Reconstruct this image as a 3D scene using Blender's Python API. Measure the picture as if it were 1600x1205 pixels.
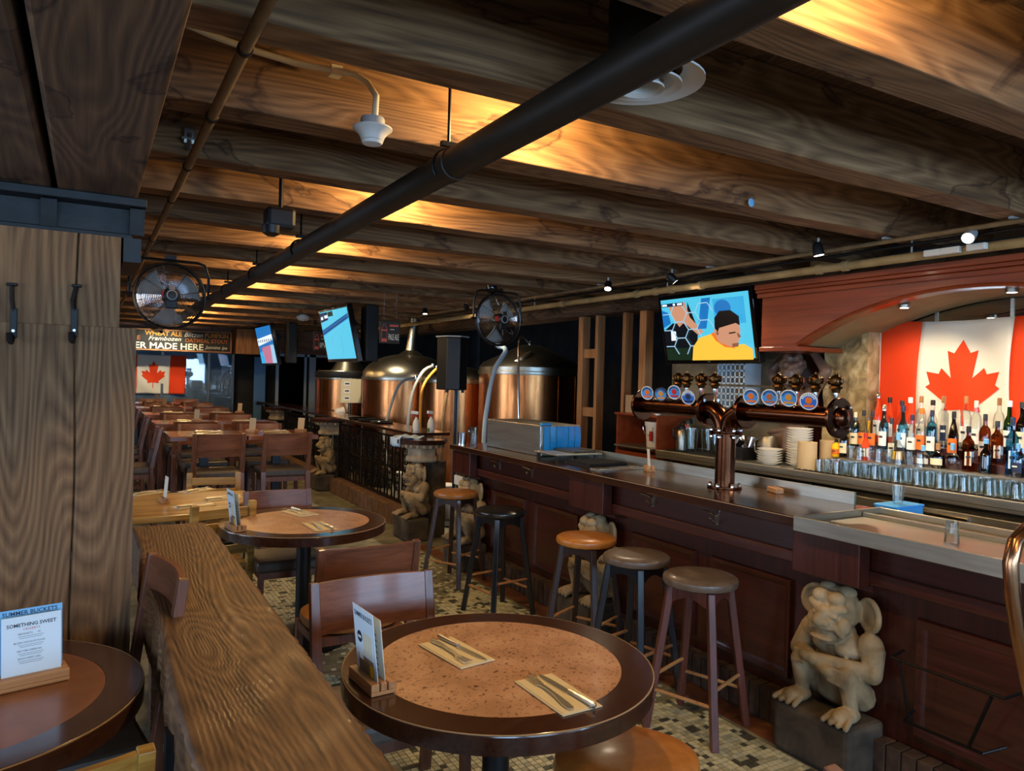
import bpy, math, random
from mathutils import Vector, Matrix
random.seed(7)
for o in list(bpy.data.objects): bpy.data.objects.remove(o, do_unlink=True)
SC = bpy.context.scene
COL = SC.collection
PI = math.pi
# ------------------------------------------------------------------ camera
FPX, EYE = 1157.0, 1.70
YAW, PITCH, ROLL = math.radians(29.683), math.radians(-0.546), math.radians(1.518)
_f = Vector((math.sin(YAW)*math.cos(PITCH), math.cos(YAW)*math.cos(PITCH), math.sin(PITCH)))
_r0 = Vector((math.cos(YAW), -math.sin(YAW), 0)); _u0 = _r0.cross(_f)
_r = math.cos(ROLL)*_r0 + math.sin(ROLL)*_u0
_u = -math.sin(ROLL)*_r0 + math.cos(ROLL)*_u0
cam = bpy.data.cameras.new('camera'); cam.sensor_fit = 'HORIZONTAL'; cam.sensor_width = 36.0
cam.lens = FPX/1600*36; cam.clip_start = 0.05; cam.clip_end = 100
camo = bpy.data.objects.new('camera', cam); COL.objects.link(camo)
M = Matrix(((_r.x, _u.x, -_f.x, 0), (_r.y, _u.y, -_f.y, 0), (_r.z, _u.z, -_f.z, EYE), (0, 0, 0, 1)))
camo.matrix_world = M
SC.camera = camo
try: SC.cycles.transparent_max_bounces = 24
except Exception: pass
def ray(x, y): return _f + _r*((x-800)/FPX) - _u*((y-602.5)/FPX)
def hz(x, y, z): d = ray(x, y); return Vector((0, 0, EYE)) + d*((z-EYE)/d.z)
def hx(x, y, X): d = ray(x, y); return Vector((0, 0, EYE)) + d*(X/d.x)
def hy(x, y, Y): d = ray(x, y); return Vector((0, 0, EYE)) + d*(Y/d.y)
# ------------------------------------------------------------------ exposure, world, daylight
SC.view_settings.view_transform = 'Standard'; SC.view_settings.look = 'None'
SC.view_settings.exposure = 0.62; SC.view_settings.gamma = 1.0
SC.view_settings.use_curve_mapping = False
W = bpy.data.worlds.new('sky'); SC.world = W; W.use_nodes = True
W.node_tree.nodes['Background'].inputs[0].default_value = (0.42, 0.62, 1.0, 1)
W.node_tree.nodes['Background'].inputs[1].default_value = 1.2
def area(name, loc, rot, sx, sy, power, color, spread=None):
    l = bpy.data.lights.new(name, 'AREA'); l.shape = 'RECTANGLE'; l.size = sx; l.size_y = sy
    l.energy = power; l.color = color
    if spread: l.spread = spread
    o = bpy.data.objects.new(name, l); COL.objects.link(o); o.location = loc; o.rotation_euler = rot
    return o
WIN = [(-2.6, -0.6), (0.2, 2.2), (3.0, 4.8)]            # street windows in the wall behind the camera
for k, (a, b) in enumerate(WIN):
    area('daylight', ((a+b)/2, -4.35, 1.55), (PI/2, 0, 0), b-a, 1.5, 115, (0.52, 0.76, 1.0))
LWIN = [(-3.2, -1.2), (-.6, 1.4), (4.2, 6.2), (7.4, 9.4)]                    # windows in the left wall
for a, b in LWIN: area('daylight', (-4.45, (a+b)/2, 1.55), (PI/2, 0, -PI/2), b-a, 1.5, 60, (0.92, 0.95, 1.0))
def point(name, loc, power, color, r=0.03):
    l = bpy.data.lights.new(name, 'POINT'); l.energy = power; l.color = color; l.shadow_soft_size = r
    o = bpy.data.objects.new(name, l); COL.objects.link(o); o.location = loc; return o
def spot(name, loc, target, power, color, ang=60, blend=.6, r=.03):
    l = bpy.data.lights.new(name, 'SPOT'); l.energy = power; l.color = color; l.shadow_soft_size = r
    l.spot_size = math.radians(ang); l.spot_blend = blend
    o = bpy.data.objects.new(name, l); COL.objects.link(o); o.location = loc
    o.rotation_euler = (Vector(target)-Vector(loc)).to_track_quat('-Z', 'Y').to_euler(); return o
WARM = (1.0, 0.66, 0.28); SOFT = (1.0, 0.80, 0.55)
# ------------------------------------------------------------------ materials
def lin(c):
    if isinstance(c, str):
        c = c.lstrip('#'); c = tuple(int(c[i:i+2], 16)/255 for i in (0, 2, 4))
    return tuple((x/12.92 if x <= .04045 else ((x+.055)/1.055)**2.4) for x in c[:3])+(1,)
MATS = {}
def base(name):
    m = bpy.data.materials.new(name); m.use_nodes = True
    nt = m.node_tree; b = nt.nodes['Principled BSDF']; MATS[name] = m
    return m, nt, b
def N(nt, t, **kw):
    n = nt.nodes.new(t)
    for k, v in kw.items(): setattr(n, k, v)
    return n
def setb(b, rough=.5, metal=0, coat=0, trans=0, ior=1.45, emis=None, es=0, spec=None, alpha=None):
    b.inputs['Roughness'].default_value = rough; b.inputs['Metallic'].default_value = metal
    b.inputs['Coat Weight'].default_value = coat; b.inputs['Coat Roughness'].default_value = .12
    b.inputs['Transmission Weight'].default_value = trans; b.inputs['IOR'].default_value = ior
    if spec is not None: b.inputs['Specular IOR Level'].default_value = spec
    if emis: b.inputs['Emission Color'].default_value = lin(emis); b.inputs['Emission Strength'].default_value = es
def plain(name, c, rough=.5, metal=0, **kw):
    m, nt, b = base(name); b.inputs['Base Color'].default_value = lin(c); setb(b, rough, metal, **kw); return m
def ramp(nt, stops):
    r = N(nt, 'ShaderNodeValToRGB'); e = r.color_ramp.elements
    while len(e) < len(stops): e.new(.5)
    for i, (p, c) in enumerate(stops): e[i].position = p; e[i].color = lin(c)
    return r
def coords(nt, scale=(1, 1, 1), rot=(0, 0, 0), rnd=True, space='Object'):
    t = N(nt, 'ShaderNodeTexCoord'); mp = N(nt, 'ShaderNodeMapping')
    mp.inputs['Scale'].default_value = scale; mp.inputs['Rotation'].default_value = rot
    if rnd:
        oi = N(nt, 'ShaderNodeObjectInfo'); ml = N(nt, 'ShaderNodeMath', operation='MULTIPLY'); ml.inputs[1].default_value = 37.3
        nt.links.new(oi.outputs['Random'], ml.inputs[0])
        ad = N(nt, 'ShaderNodeVectorMath', operation='ADD'); nt.links.new(t.outputs[space], ad.inputs[0]); nt.links.new(ml.outputs[0], ad.inputs[1])
        nt.links.new(ad.outputs[0], mp.inputs['Vector'])
    else: nt.links.new(t.outputs[space], mp.inputs['Vector'])
    return mp
def bump(nt, b, src, strength=.3, dist=.01):
    bp = N(nt, 'ShaderNodeBump'); bp.inputs['Strength'].default_value = strength; bp.inputs['Distance'].default_value = dist
    nt.links.new(src, bp.inputs['Height']); nt.links.new(bp.outputs[0], b.inputs['Normal'])
def noisy(name, c1, c2, scale=8, rough=.5, metal=0, bmp=.15, stretch=(1, 1, 1), detail=5, c3=None, rnd=True, dist=0, bd=.01, **kw):
    m, nt, b = base(name); setb(b, rough, metal, **kw)
    mp = coords(nt, stretch, rnd=rnd); n = N(nt, 'ShaderNodeTexNoise'); n.inputs['Scale'].default_value = scale
    n.inputs['Detail'].default_value = detail; n.inputs['Distortion'].default_value = dist
    nt.links.new(mp.outputs[0], n.inputs['Vector'])
    r = ramp(nt, [(.3, c1), (.7, c2)] if c3 is None else [(.28, c1), (.52, c2), (.72, c3)])
    nt.links.new(n.outputs['Fac'], r.inputs[0]); nt.links.new(r.outputs[0], b.inputs['Base Color'])
    if bmp: bump(nt, b, n.outputs['Fac'], bmp, bd)
    return m
def wood(name, dark, mid, light, axis=0, ring=9, rough=.55, bmp=.25, coat=0, stain=None, fine=1.0, dst=5.0, contrast=(.2, .8), wv=.3, sp=1.0):
    """grain runs along the axis; plain-sawn figure from stretched distorted bands, fine streaks, optional age stains of their own shape"""
    m, nt, b = base(name); setb(b, rough, 0, coat)
    s = [sp]*3; s[axis] = .16*sp
    mp = coords(nt, tuple(s))
    n0 = N(nt, 'ShaderNodeTexNoise'); n0.inputs['Scale'].default_value = 3.0; n0.inputs['Detail'].default_value = 2; n0.inputs['Roughness'].default_value = .45
    nt.links.new(mp.outputs[0], n0.inputs['Vector'])
    k = N(nt, 'ShaderNodeMath', operation='MULTIPLY'); k.inputs[1].default_value = ring*6.0; nt.links.new(n0.outputs['Fac'], k.inputs[0])
    w = N(nt, 'ShaderNodeMath', operation='PINGPONG'); w.inputs[1].default_value = 1.0; nt.links.new(k.outputs[0], w.inputs[0])
    s2 = [70*fine]*3; s2[axis] = 2.2
    mp2 = coords(nt, tuple(s2)); n2 = N(nt, 'ShaderNodeTexNoise'); n2.inputs['Scale'].default_value = 1; n2.inputs['Detail'].default_value = 4
    nt.links.new(mp2.outputs[0], n2.inputs['Vector'])
    mx = N(nt, 'ShaderNodeMix', data_type='FLOAT'); mx.inputs[0].default_value = 1-wv
    nt.links.new(w.outputs[0], mx.inputs[2]); nt.links.new(n2.outputs['Fac'], mx.inputs[3])
    r = ramp(nt, [(contrast[0], dark), (.5, mid), (contrast[1], light)]); nt.links.new(mx.outputs[0], r.inputs[0])
    out = r.outputs[0]
    if stain:
        s3 = [1.0]*3; s3[axis] = .45
        mp3 = coords(nt, tuple(s3)); n3 = N(nt, 'ShaderNodeTexNoise'); n3.inputs['Scale'].default_value = 2.6; n3.inputs['Detail'].default_value = 7
        n3.inputs['Distortion'].default_value = 1.0
        nt.links.new(mp3.outputs[0], n3.inputs['Vector'])
        r3 = ramp(nt, [(.56, '#ffffff'), (.585, stain), (.6, '#d8cfc4'), (.72, '#cabdae')]); nt.links.new(n3.outputs['Fac'], r3.inputs[0])
        mc = N(nt, 'ShaderNodeMix', data_type='RGBA', blend_type='MULTIPLY'); mc.inputs[0].default_value = .8
        nt.links.new(out, mc.inputs[6]); nt.links.new(r3.outputs[0], mc.inputs[7]); out = mc.outputs[2]
    nt.links.new(out, b.inputs['Base Color'])
    bump(nt, b, mx.outputs[0], bmp, .004)
    return m
def glassy(name, tint='#ffffff', refl=.12, opac=.0, rough=.02):
    """thin clear glass: mostly see-through with a fresnel sheen"""
    m = bpy.data.materials.new(name); m.use_nodes = True; MATS[name] = m
    nt = m.node_tree; nt.nodes.clear()
    o = N(nt, 'ShaderNodeOutputMaterial'); t = N(nt, 'ShaderNodeBsdfTransparent'); t.inputs[0].default_value = lin(tint)
    g = N(nt, 'ShaderNodeBsdfGlossy'); g.inputs['Roughness'].default_value = rough
    lw = N(nt, 'ShaderNodeLayerWeight'); lw.inputs[0].default_value = .28
    ma = N(nt, 'ShaderNodeMath', operation='MULTIPLY_ADD', use_clamp=True); ma.inputs[1].default_value = .5; ma.inputs[2].default_value = refl
    mx = N(nt, 'ShaderNodeMixShader')
    nt.links.new(lw.outputs['Fresnel'], ma.inputs[0]); nt.links.new(ma.outputs[0], mx.inputs[0])
    nt.links.new(t.outputs[0], mx.inputs[1]); nt.links.new(g.outputs[0], mx.inputs[2]); nt.links.new(mx.outputs[0], o.inputs[0])
    return m
def emit(name, c, s):
    m, nt, b = base(name); b.inputs['Base Color'].default_value = (0, 0, 0, 1); setb(b, .3, emis=c, es=s); return m
wood('joist', '#4c3520', '#7d5a38', '#9c7750', 0, 9, .8, .25, stain='#6f5442', wv=.26)
wood('beam', '#3f2c1d', '#5f442d', '#7a5b3e', 1, 8, .85, .3, stain='#6d5644', wv=.3)
wood('post_wood', '#503a25', '#75563a', '#8f6d4a', 2, 15, .85, .5, wv=.33, sp=.8)
wood('ledge_wood', '#3a2614', '#66482b', '#81613e', 1, 14, .6, .4, coat=.05, wv=.33)
wood('bar_wood', '#280e08', '#3a170e', '#4a2014', 2, 2, .32, .03, coat=.25, fine=.8, wv=.15)
wood('bar_wood_y', '#280e08', '#3a170e', '#4a2014', 1, 2, .32, .03, coat=.25, fine=.8, wv=.15)
wood('bar_top', '#20110b', '#2e180f', '#3b2014', 1, 2, .16, .02, coat=.4, wv=.2)
wood('arch_wood', '#6a2a12', '#8a3c1c', '#a04b26', 1, 1.5, .3, .02, coat=.3, wv=.15)
wood('chair_wood', '#512f1f', '#744631', '#8a573f', 0, 2.2, .35, .04, coat=.2, wv=.3)
wood('chair_wood_z', '#4a2a1d', '#68402d', '#7c4d39', 2, 2, .35, .04, coat=.2, wv=.2)
wood('table_wood', '#52301d', '#74452d', '#8c573b', 0, 2.2, .22, .02, coat=.35, wv=.3)
wood('oak', '#7a5622', '#a87f3a', '#c29a55', 0, 2.4, .35, .05, coat=.25, wv=.35)
wood('holder_wood', '#8d5f38', '#b07f50', '#c2935f', 0, 2, .5, .04, wv=.2)
wood('stud', '#7a4d29', '#a37043', '#b98a5b', 2, 2, .7, .1, wv=.25)
wood('soffit_wood', '#5b3820', '#7b4f31', '#93623e', 0, 2, .5, .06, wv=.25)
wood('rim_wood', '#2c170d', '#402518', '#4d2f20', 0, 1.5, .2, .0, coat=.45, wv=.15)
wood('stool_brown', '#44211a', '#5c2f24', '#6d3a2d', 2, 2, .4, .02, coat=.2, wv=.15)
wood('stool_dark', '#271815', '#38251e', '#452e26', 2, 2, .35, .02, coat=.3, wv=.15)
plain('stool_black', '#16171c', .3, coat=.3)
noisy('leather_tan', '#8d5b2c', '#9f6a35', 30, .32, bmp=.06, coat=.15)
noisy('leather_orange', '#a8682a', '#b97a38', 30, .3, bmp=.06, coat=.2)
noisy('leather_taupe', '#5a4c40', '#6a5b4d', 30, .35, bmp=.06, coat=.15)
noisy('leather_black', '#131313', '#1d1d1e', 30, .25, bmp=.06, coat=.2)
noisy('seat_brown', '#453a30', '#55483c', 25, .4, bmp=.05)
noisy('floor_stone', '#4d4a3e', '#77735f', 5, .55, bmp=.35, c3='#928d74', rnd=False, dist=1.2)
noisy('plaster', '#5d5546', '#857a62', 4, .9, bmp=.5, c3='#a0947a', rnd=False, dist=.6)
noisy('rough_stone', '#6b5a3c', '#a28a5e', 9, .95, bmp=1.0, c3='#c4ae82', rnd=False, dist=.5, bd=.03)
noisy('concrete_dark', '#1b1a19', '#2b2926', 3, .9, bmp=.2, rnd=False)
noisy('wall_paint', '#3a2f27', '#463a30', 3, .8, bmp=.1, rnd=False)
noisy('gargoyle_stone', '#66543c', '#94805f', 7, .75, bmp=.3, c3='#b29d7c', dist=.4)
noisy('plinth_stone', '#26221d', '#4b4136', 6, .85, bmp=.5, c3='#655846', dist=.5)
noisy('column_stone', '#7d6f5c', '#a6967d', 9, .8, bmp=.2, c3='#b9ab92')
noisy('brick', '#4c3526', '#6d4f39', 14, .85, bmp=.4, c3='#7d6148')
noisy('brick_dark', '#2b211b', '#443329', 14, .8, bmp=.4, c3='#574336')
def flecked(name):
    m, nt, b = base(name); setb(b, .36, 0, .12); mp = coords(nt)
    n1 = N(nt, 'ShaderNodeTexNoise'); n1.inputs['Scale'].default_value = 9; n1.inputs['Detail'].default_value = 6
    n2 = N(nt, 'ShaderNodeTexNoise'); n2.inputs['Scale'].default_value = 75; n2.inputs['Detail'].default_value = 3; n2.inputs['Distortion'].default_value = .8
    for n in (n1, n2): nt.links.new(mp.outputs[0], n.inputs['Vector'])
    r1 = ramp(nt, [(.3, '#a67d60'), (.55, '#bd9172'), (.75, '#c8a083')]); r2 = ramp(nt, [(.35, '#6b5040'), (.42, '#ffffff')])
    nt.links.new(n1.outputs['Fac'], r1.inputs[0]); nt.links.new(n2.outputs['Fac'], r2.inputs[0])
    mx = N(nt, 'ShaderNodeMix', data_type='RGBA', blend_type='MULTIPLY'); mx.inputs[0].default_value = .8
    nt.links.new(r1.outputs[0], mx.inputs[6]); nt.links.new(r2.outputs[0], mx.inputs[7]); nt.links.new(mx.outputs[2], b.inputs['Base Color'])
flecked('tabletop'); noisy('soffit_paint', '#7d6c47', '#94825a', 4, .7, bmp=.05)
noisy('tabletop_brown', '#744629', '#875636', 9, .35, bmp=.03, c3='#935f3e', coat=.15)
noisy('steel', '#a39f92', '#bbb7a9', 3, .4, 1, bmp=.02, stretch=(1, 1, 14), detail=6)
noisy('steel_dark', '#55534e', '#6b6963', 3, .38, 1, bmp=.02, stretch=(14, 1, 1))
noisy('tank_steel', '#9c998c', '#b4b1a4', 4, .3, 1, bmp=.02)
noisy('copper', '#a8683c', '#c08150', 3, .26, 1, bmp=.04, stretch=(6, 6, .6), c3='#8f5530')
noisy('tap_copper', '#4a2a1b', '#5e3824', 5, .22, 1, bmp=.02)
noisy('rail_copper', '#9a6a4a', '#b98a66', 6, .25, 1, bmp=.03)
noisy('rope', '#c9bf9f', '#e0d8bc', 60, .9, bmp=.4)
noisy('pipe_black', '#17140f', '#221d16', 12, .5, bmp=.1)
noisy('pipe_tan', '#8c7145', '#a78b5c', 10, .6, bmp=.15)
noisy('pipe_brown', '#6a5334', '#836947', 10, .6, bmp=.15)
noisy('cast_iron', '#0e1011', '#191c1e', 10, .55, .1, bmp=.3, c3='#202427')
plain('iron', '#121010', .45, .5)
plain('black', '#0c0c0d', .45); plain('black_gloss', '#08090a', .12, coat=.3); plain('rubber', '#141416', .8)
plain('chrome', '#d8d8d8', .12, 1); plain('cutlery', '#e4e2da', .32, 1); plain('brass', '#8c6a34', .25, 1); plain('bronze', '#5e4326', .3, 1)
plain('white_plastic', '#d9d7cf', .45); plain('grey_plastic', '#9fa2a0', .5); plain('white', '#e9e6dd', .5)
plain('cream', '#d9cfae', .6); plain('napkin', '#d8c7a0', .85); plain('paper', '#cfe0ea', .6); plain('paper_warm', '#d9d2c2', .7)
plain('kraft', '#b59a72', .85); plain('cardboard', '#a48a68', .85); plain('cardboard_light', '#c3b08c', .85)
plain('ink', '#23262e', .6); plain('ink_red', '#b8503f', .6); plain('flag_red', '#dd3a00', .8); plain('flag_white', '#dcd6c6', .8)
plain('blue_film', '#1583c9', .25, coat=.5); plain('blue_box', '#3d9be0', .5); plain('cloth_blue', '#b5cbdc', .9)
plain('porcelain', '#e6e2d6', .25, coat=.3); plain('sky_blue', '#6fb0dc', .5); plain('navy', '#1d2746', .5); plain('badge_blue', '#3f8fdc', .4); plain('badge_deep', '#2466c4', .4)
plain('orange', '#d86a1c', .5); plain('yellow', '#e8b400', .5); plain('red', '#b3201b', .45); plain('green', '#2e6b35', .5)
plain('chalk', '#2b2c2a', .8); plain('gold_letter', '#c88a2c', .7); plain('rust_letter', '#a85f2a', .7); plain('white_letter', '#dfe3d2', .7)
plain('door_white', '#5b86b5', .4); plain('frame_white', '#a9b8c8', .45); plain('board_dark', '#211c18', .6); plain('steel_text', '#b7b4aa', .4, .8)
plain('card_photo', '#7f6a50', .6); plain('screw', '#b9b6ae', .3, 1)
plain('mirror', '#a9aaa6', .03, 1)
glassy('pane', '#f2f8ff', .06); glassy('glass', '#f6f9f8', .05); glassy('dark_pane', '#5c6670', .10)
glassy('glass_green', '#3f8a48', .1); glassy('glass_amber', '#c07a3c', .06); glassy('glass_blue', '#7ec4e0', .1); glassy('glass_dark', '#4a3020', .08)
plain('spirit_amber', '#8a4512', .1, coat=.3); plain('spirit_red', '#c83a16', .15, coat=.3)
# ------------------------------------------------------------------ mesh helpers
def basis(d, up=(0, 0, 1)):
    d = Vector(d).normalized(); u = Vector(up)
    if abs(d.dot(u)) > .98: u = Vector((1, 0, 0)) if abs(d.x) < .9 else Vector((0, 1, 0))
    s = u.cross(d).normalized(); return s, d.cross(s).normalized(), d
class MB:
    def __init__(self): self.v = []; self.f = []; self.m = []; self.k = 0
    def add(self, vs, fs):
        n = len(self.v); self.v += [tuple(p) for p in vs]
        for q in fs: self.f.append(tuple(i+n for i in q)); self.m.append(self.k)
        return self
    def box(self, x0, x1, y0, y1, z0, z1, taper=None):
        a = [(x0, y0, z0), (x1, y0, z0), (x1, y1, z0), (x0, y1, z0), (x0, y0, z1), (x1, y0, z1), (x1, y1, z1), (x0, y1, z1)]
        if taper:
            cx, cy = (x0+x1)/2, (y0+y1)/2
            a = a[:4]+[(cx+(x-cx)*taper, cy+(y-cy)*taper, z) for x, y, z in a[4:]]
        return self.add(a, [(0, 3, 2, 1), (4, 5, 6, 7), (0, 1, 5, 4), (1, 2, 6, 5), (2, 3, 7, 6), (3, 0, 4, 7)])
    def cbox(self, c, s, rot=None):
        R = rot if rot is not None else Matrix.Identity(3); c = Vector(c)
        a = [c+R@Vector((sx*s[0]/2, sy*s[1]/2, sz*s[2]/2)) for sz in (-1, 1) for sx, sy in ((-1, -1), (1, -1), (1, 1), (-1, 1))]
        return self.add(a, [(0, 3, 2, 1), (4, 5, 6, 7), (0, 1, 5, 4), (1, 2, 6, 5), (2, 3, 7, 6), (3, 0, 4, 7)])
    def bar(self, p, q, w, h, up=(0, 0, 1), w2=None, h2=None):
        p = Vector(p); q = Vector(q); s, u, d = basis(q-p, up); w2 = w2 or w; h2 = h2 or h
        a = [p+s*x*w/2+u*y*h/2 for x, y in ((-1, -1), (1, -1), (1, 1), (-1, 1))]+[q+s*x*w2/2+u*y*h2/2 for x, y in ((-1, -1), (1, -1), (1, 1), (-1, 1))]
        return self.add(a, [(0, 3, 2, 1), (4, 5, 6, 7), (0, 1, 5, 4), (1, 2, 6, 5), (2, 3, 7, 6), (3, 0, 4, 7)])
    def cyl(self, p, q, r, r2=None, n=14, cap=True):
        return self.tube([p, q], r, n, r2=r2, cap=cap)
    def tube(self, pts, r, n=8, closed=False, r2=None, cap=True, radii=None):
        pts = [Vector(p) for p in pts]; L = len(pts)
        if radii is None:
            radii = [r]*L if r2 is None else [r+(r2-r)*i/(L-1) for i in range(L)]
        vs = []; s = None
        for i, p in enumerate(pts):
            if closed: d = pts[(i+1) % L]-pts[i-1]
            else: d = pts[min(i+1, L-1)]-pts[max(i-1, 0)]
            d.normalize()
            if s is None: s, u, _ = basis(d)
            else:
                s = (s-d*s.dot(d)).normalized(); u = d.cross(s)
            for k in range(n):
                a = 2*PI*k/n; vs.append(p+(s*math.cos(a)+u*math.sin(a))*radii[i])
        fs = []
        for i in range(L if closed else L-1):
            j = (i+1) % L
            for k in range(n): fs.append((i*n+k, i*n+(k+1) % n, j*n+(k+1) % n, j*n+k))
        if cap and not closed: fs.append(tuple(range(n))[::-1]); fs.append(tuple((L-1)*n+k for k in range(n)))
        return self.add(vs, fs)
    def lathe(self, prof, n=20, c=(0, 0, 0), ax='z', cap=True):
        c = Vector(c); vs = []
        for r, h in prof:
            for k in range(n):
                a = 2*PI*k/n; x, y = r*math.cos(a), r*math.sin(a)
                vs.append(c+Vector({'z': (x, y, h), 'x': (h, x, y), 'y': (y, h, x)}[ax]))
        fs = []
        for i in range(len(prof)-1):
            for k in range(n): fs.append((i*n+k, i*n+(k+1) % n, (i+1)*n+(k+1) % n, (i+1)*n+k))
        if cap:
            if prof[0][0] > 1e-4: fs.append(tuple(range(n))[::-1])
            if prof[-1][0] > 1e-4: fs.append(tuple((len(prof)-1)*n+k for k in range(n)))
        return self.add(vs, fs)
    def ell(self, c, r, rot=None, nu=14, nv=9):
        c = Vector(c); R = rot if rot is not None else Matrix.Identity(3); vs = [c+R@Vector((0, 0, -r[2]))]
        for j in range(1, nv):
            t = -PI/2+PI*j/nv
            for k in range(nu):
                a = 2*PI*k/nu; vs.append(c+R@Vector((r[0]*math.cos(t)*math.cos(a), r[1]*math.cos(t)*math.sin(a), r[2]*math.sin(t))))
        vs.append(c+R@Vector((0, 0, r[2]))); fs = []
        for k in range(nu): fs.append((0, 1+(k+1) % nu, 1+k))
        for j in range(nv-2):
            for k in range(nu): a = 1+j*nu; fs.append((a+k, a+(k+1) % nu, a+nu+(k+1) % nu, a+nu+k))
        a = 1+(nv-2)*nu; e = len(vs)-1
        for k in range(nu): fs.append((a+k, a+(k+1) % nu, e))
        return self.add(vs, fs)
    def cap(self, p, q, r, r2=None, n=10):
        """capsule-like limb"""
        r2 = r2 or r; p = Vector(p); q = Vector(q); self.tube([p, q], r, n, r2=r2)
        self.ell(p, (r, r, r), None, n, 6); self.ell(q, (r2, r2, r2), None, n, 6); return self
    def prism(self, poly, f, d):
        """closed outline: f maps (a, b) to 3D, d is the thickness vector"""
        d = Vector(d); a = [Vector(f(*p)) for p in poly]; n = len(a)
        fs = [tuple(range(n))[::-1], tuple(range(n, 2*n))]+[(i, (i+1) % n, n+(i+1) % n, n+i) for i in range(n)]
        return self.add(a+[p+d for p in a], fs)
    def sheet(self, nx, ny, f, thick=None):
        vs = [f(i/nx, j/ny) for j in range(ny+1) for i in range(nx+1)]; w = nx+1
        fs = [(j*w+i, j*w+i+1, (j+1)*w+i+1, (j+1)*w+i) for j in range(ny) for i in range(nx)]
        return self.add(vs, fs)
    def mesh(self, name, mats, ang=38):
        me = bpy.data.meshes.new(name); me.from_pydata(self.v, [], self.f)
        for m in (mats if isinstance(mats, (list, tuple)) else [mats]): me.materials.append(MATS[m])
        me.polygons.foreach_set('material_index', self.m)
        if ang:
            me.polygons.foreach_set('use_smooth', [True]*len(me.polygons)); me.set_sharp_from_angle(angle=math.radians(ang))
        me.update(); return me
    def build(self, name, mats, parent=None, ang=38, bev=0, loc=None, rot=None):
        return link(name, self.mesh(name, mats, ang), parent, bev, loc, rot)
def link(name, me, parent=None, bev=0, loc=None, rot=None):
    o = bpy.data.objects.new(name, me); COL.objects.link(o); o.parent = parent
    if loc is not None: o.location = loc
    if rot is not None: o.rotation_euler = rot
    if bev:
        b = o.modifiers.new('bevel', 'BEVEL'); b.width = bev; b.segments = 2; b.limit_method = 'ANGLE'; b.angle_limit = math.radians(40)
    return o
def tag(o, label=None, cat=None, group=None, kind=None):
    if label: o['label'] = label
    if cat: o['category'] = cat
    if group: o['group'] = group
    if kind: o['kind'] = kind
    return o
def thing(name, label, cat, loc=(0, 0, 0), rz=0, group=None):
    o = bpy.data.objects.new(name, None); COL.objects.link(o); o.location = loc; o.rotation_euler = (0, 0, rz); o.empty_display_size = .05
    return tag(o, label, cat, group)
def copy_tree(o, parent=None):
    c = o.copy(); COL.objects.link(c); c.parent = parent
    for ch in KIDS(o): copy_tree(ch, c)
    return c
def KIDS(o): return [c for c in COL.objects if c.parent == o]
def dup(o, loc, rz, label, group=None, kids=None):
    c = o.copy(); COL.objects.link(c); c.location = loc; c.rotation_euler = (0, 0, rz); c['label'] = label
    if group: c['group'] = group
    elif 'group' in c: del c['group']
    for ch in (kids or list(o.children)):
        d = ch.copy(); COL.objects.link(d); d.parent = c
        for g in list(ch.children):
            e = g.copy(); COL.objects.link(e); e.parent = d
    return c
# ------------------------------------------------------------------ lettering (one pass: curves to meshes)
TXT = {}
WORDS = ['BEER MADE HERE', 'WHEAT ALE', 'Blitzen', 'PUMPKIN', 'Frambozen', 'OATMEAL STOUT', 'Jasmine ipa', 'PALE', 'PALE ALE', 'IPA',
         'SOMETHING SWEET', 'DESSERTS', 'BEIGNETS     10', 'BELGIAN CHOCOLATE MOUSSE', 'NEW YORK CHEESECAKE', 'BLACK FOREST CAKE', 'SUMMER BUCKETS',
         'SMIRNOFF', 'LG']
_tmp = []
for w in WORDS:
    c = bpy.data.curves.new('t', 'FONT'); c.body = w; c.size = 1; c.align_x = 'CENTER'; c.align_y = 'CENTER'; c.resolution_u = 2
    if w in ('Blitzen', 'Frambozen', 'Jasmine ipa', 'Signature'): c.shear = .35
    if w in ('BEER MADE HERE', 'PUMPKIN', 'OATMEAL STOUT', 'WHEAT ALE', 'PALE', 'SOMETHING SWEET', 'SUMMER BUCKETS', 'SMIRNOFF', 'STEAMWORKS'): c.offset = .018
    o = bpy.data.objects.new('t', c); COL.objects.link(o); _tmp.append((w, o))
_dg = bpy.context.evaluated_depsgraph_get()
for w, o in _tmp:
    me = bpy.data.meshes.new_from_object(o.evaluated_get(_dg)); TXT[w] = me
    xs = [v.co.x for v in me.vertices]; ys = [v.co.y for v in me.vertices]; x0, x1, y0, y1 = min(xs), max(xs), min(ys), max(ys)
    for v in me.vertices: v.co.x = (v.co.x-(x0+x1)/2)/(x1-x0); v.co.y = (v.co.y-(y0+y1)/2)/(y1-y0)
for w, o in _tmp: bpy.data.objects.remove(o, do_unlink=True)
def text(w, width, height, mat, parent, M4, name='lettering'):
    """flat lettering: the word scaled to width x height, placed by a 4x4 matrix (x along the line, y up, z out of the face)"""
    me = TXT[w].copy(); me.materials.clear(); me.materials.append(MATS[mat])
    me.transform(M4 @ Matrix.Diagonal((width, height, 1, 1))); return link(name, me, parent)
def frame4(o, x, y):
    x = Vector(x).normalized(); y = Vector(y).normalized(); z = x.cross(y)
    return Matrix(((x.x, y.x, z.x, o[0]), (x.y, y.y, z.y, o[1]), (x.z, y.z, z.z, o[2]), (0, 0, 0, 1)))
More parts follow.
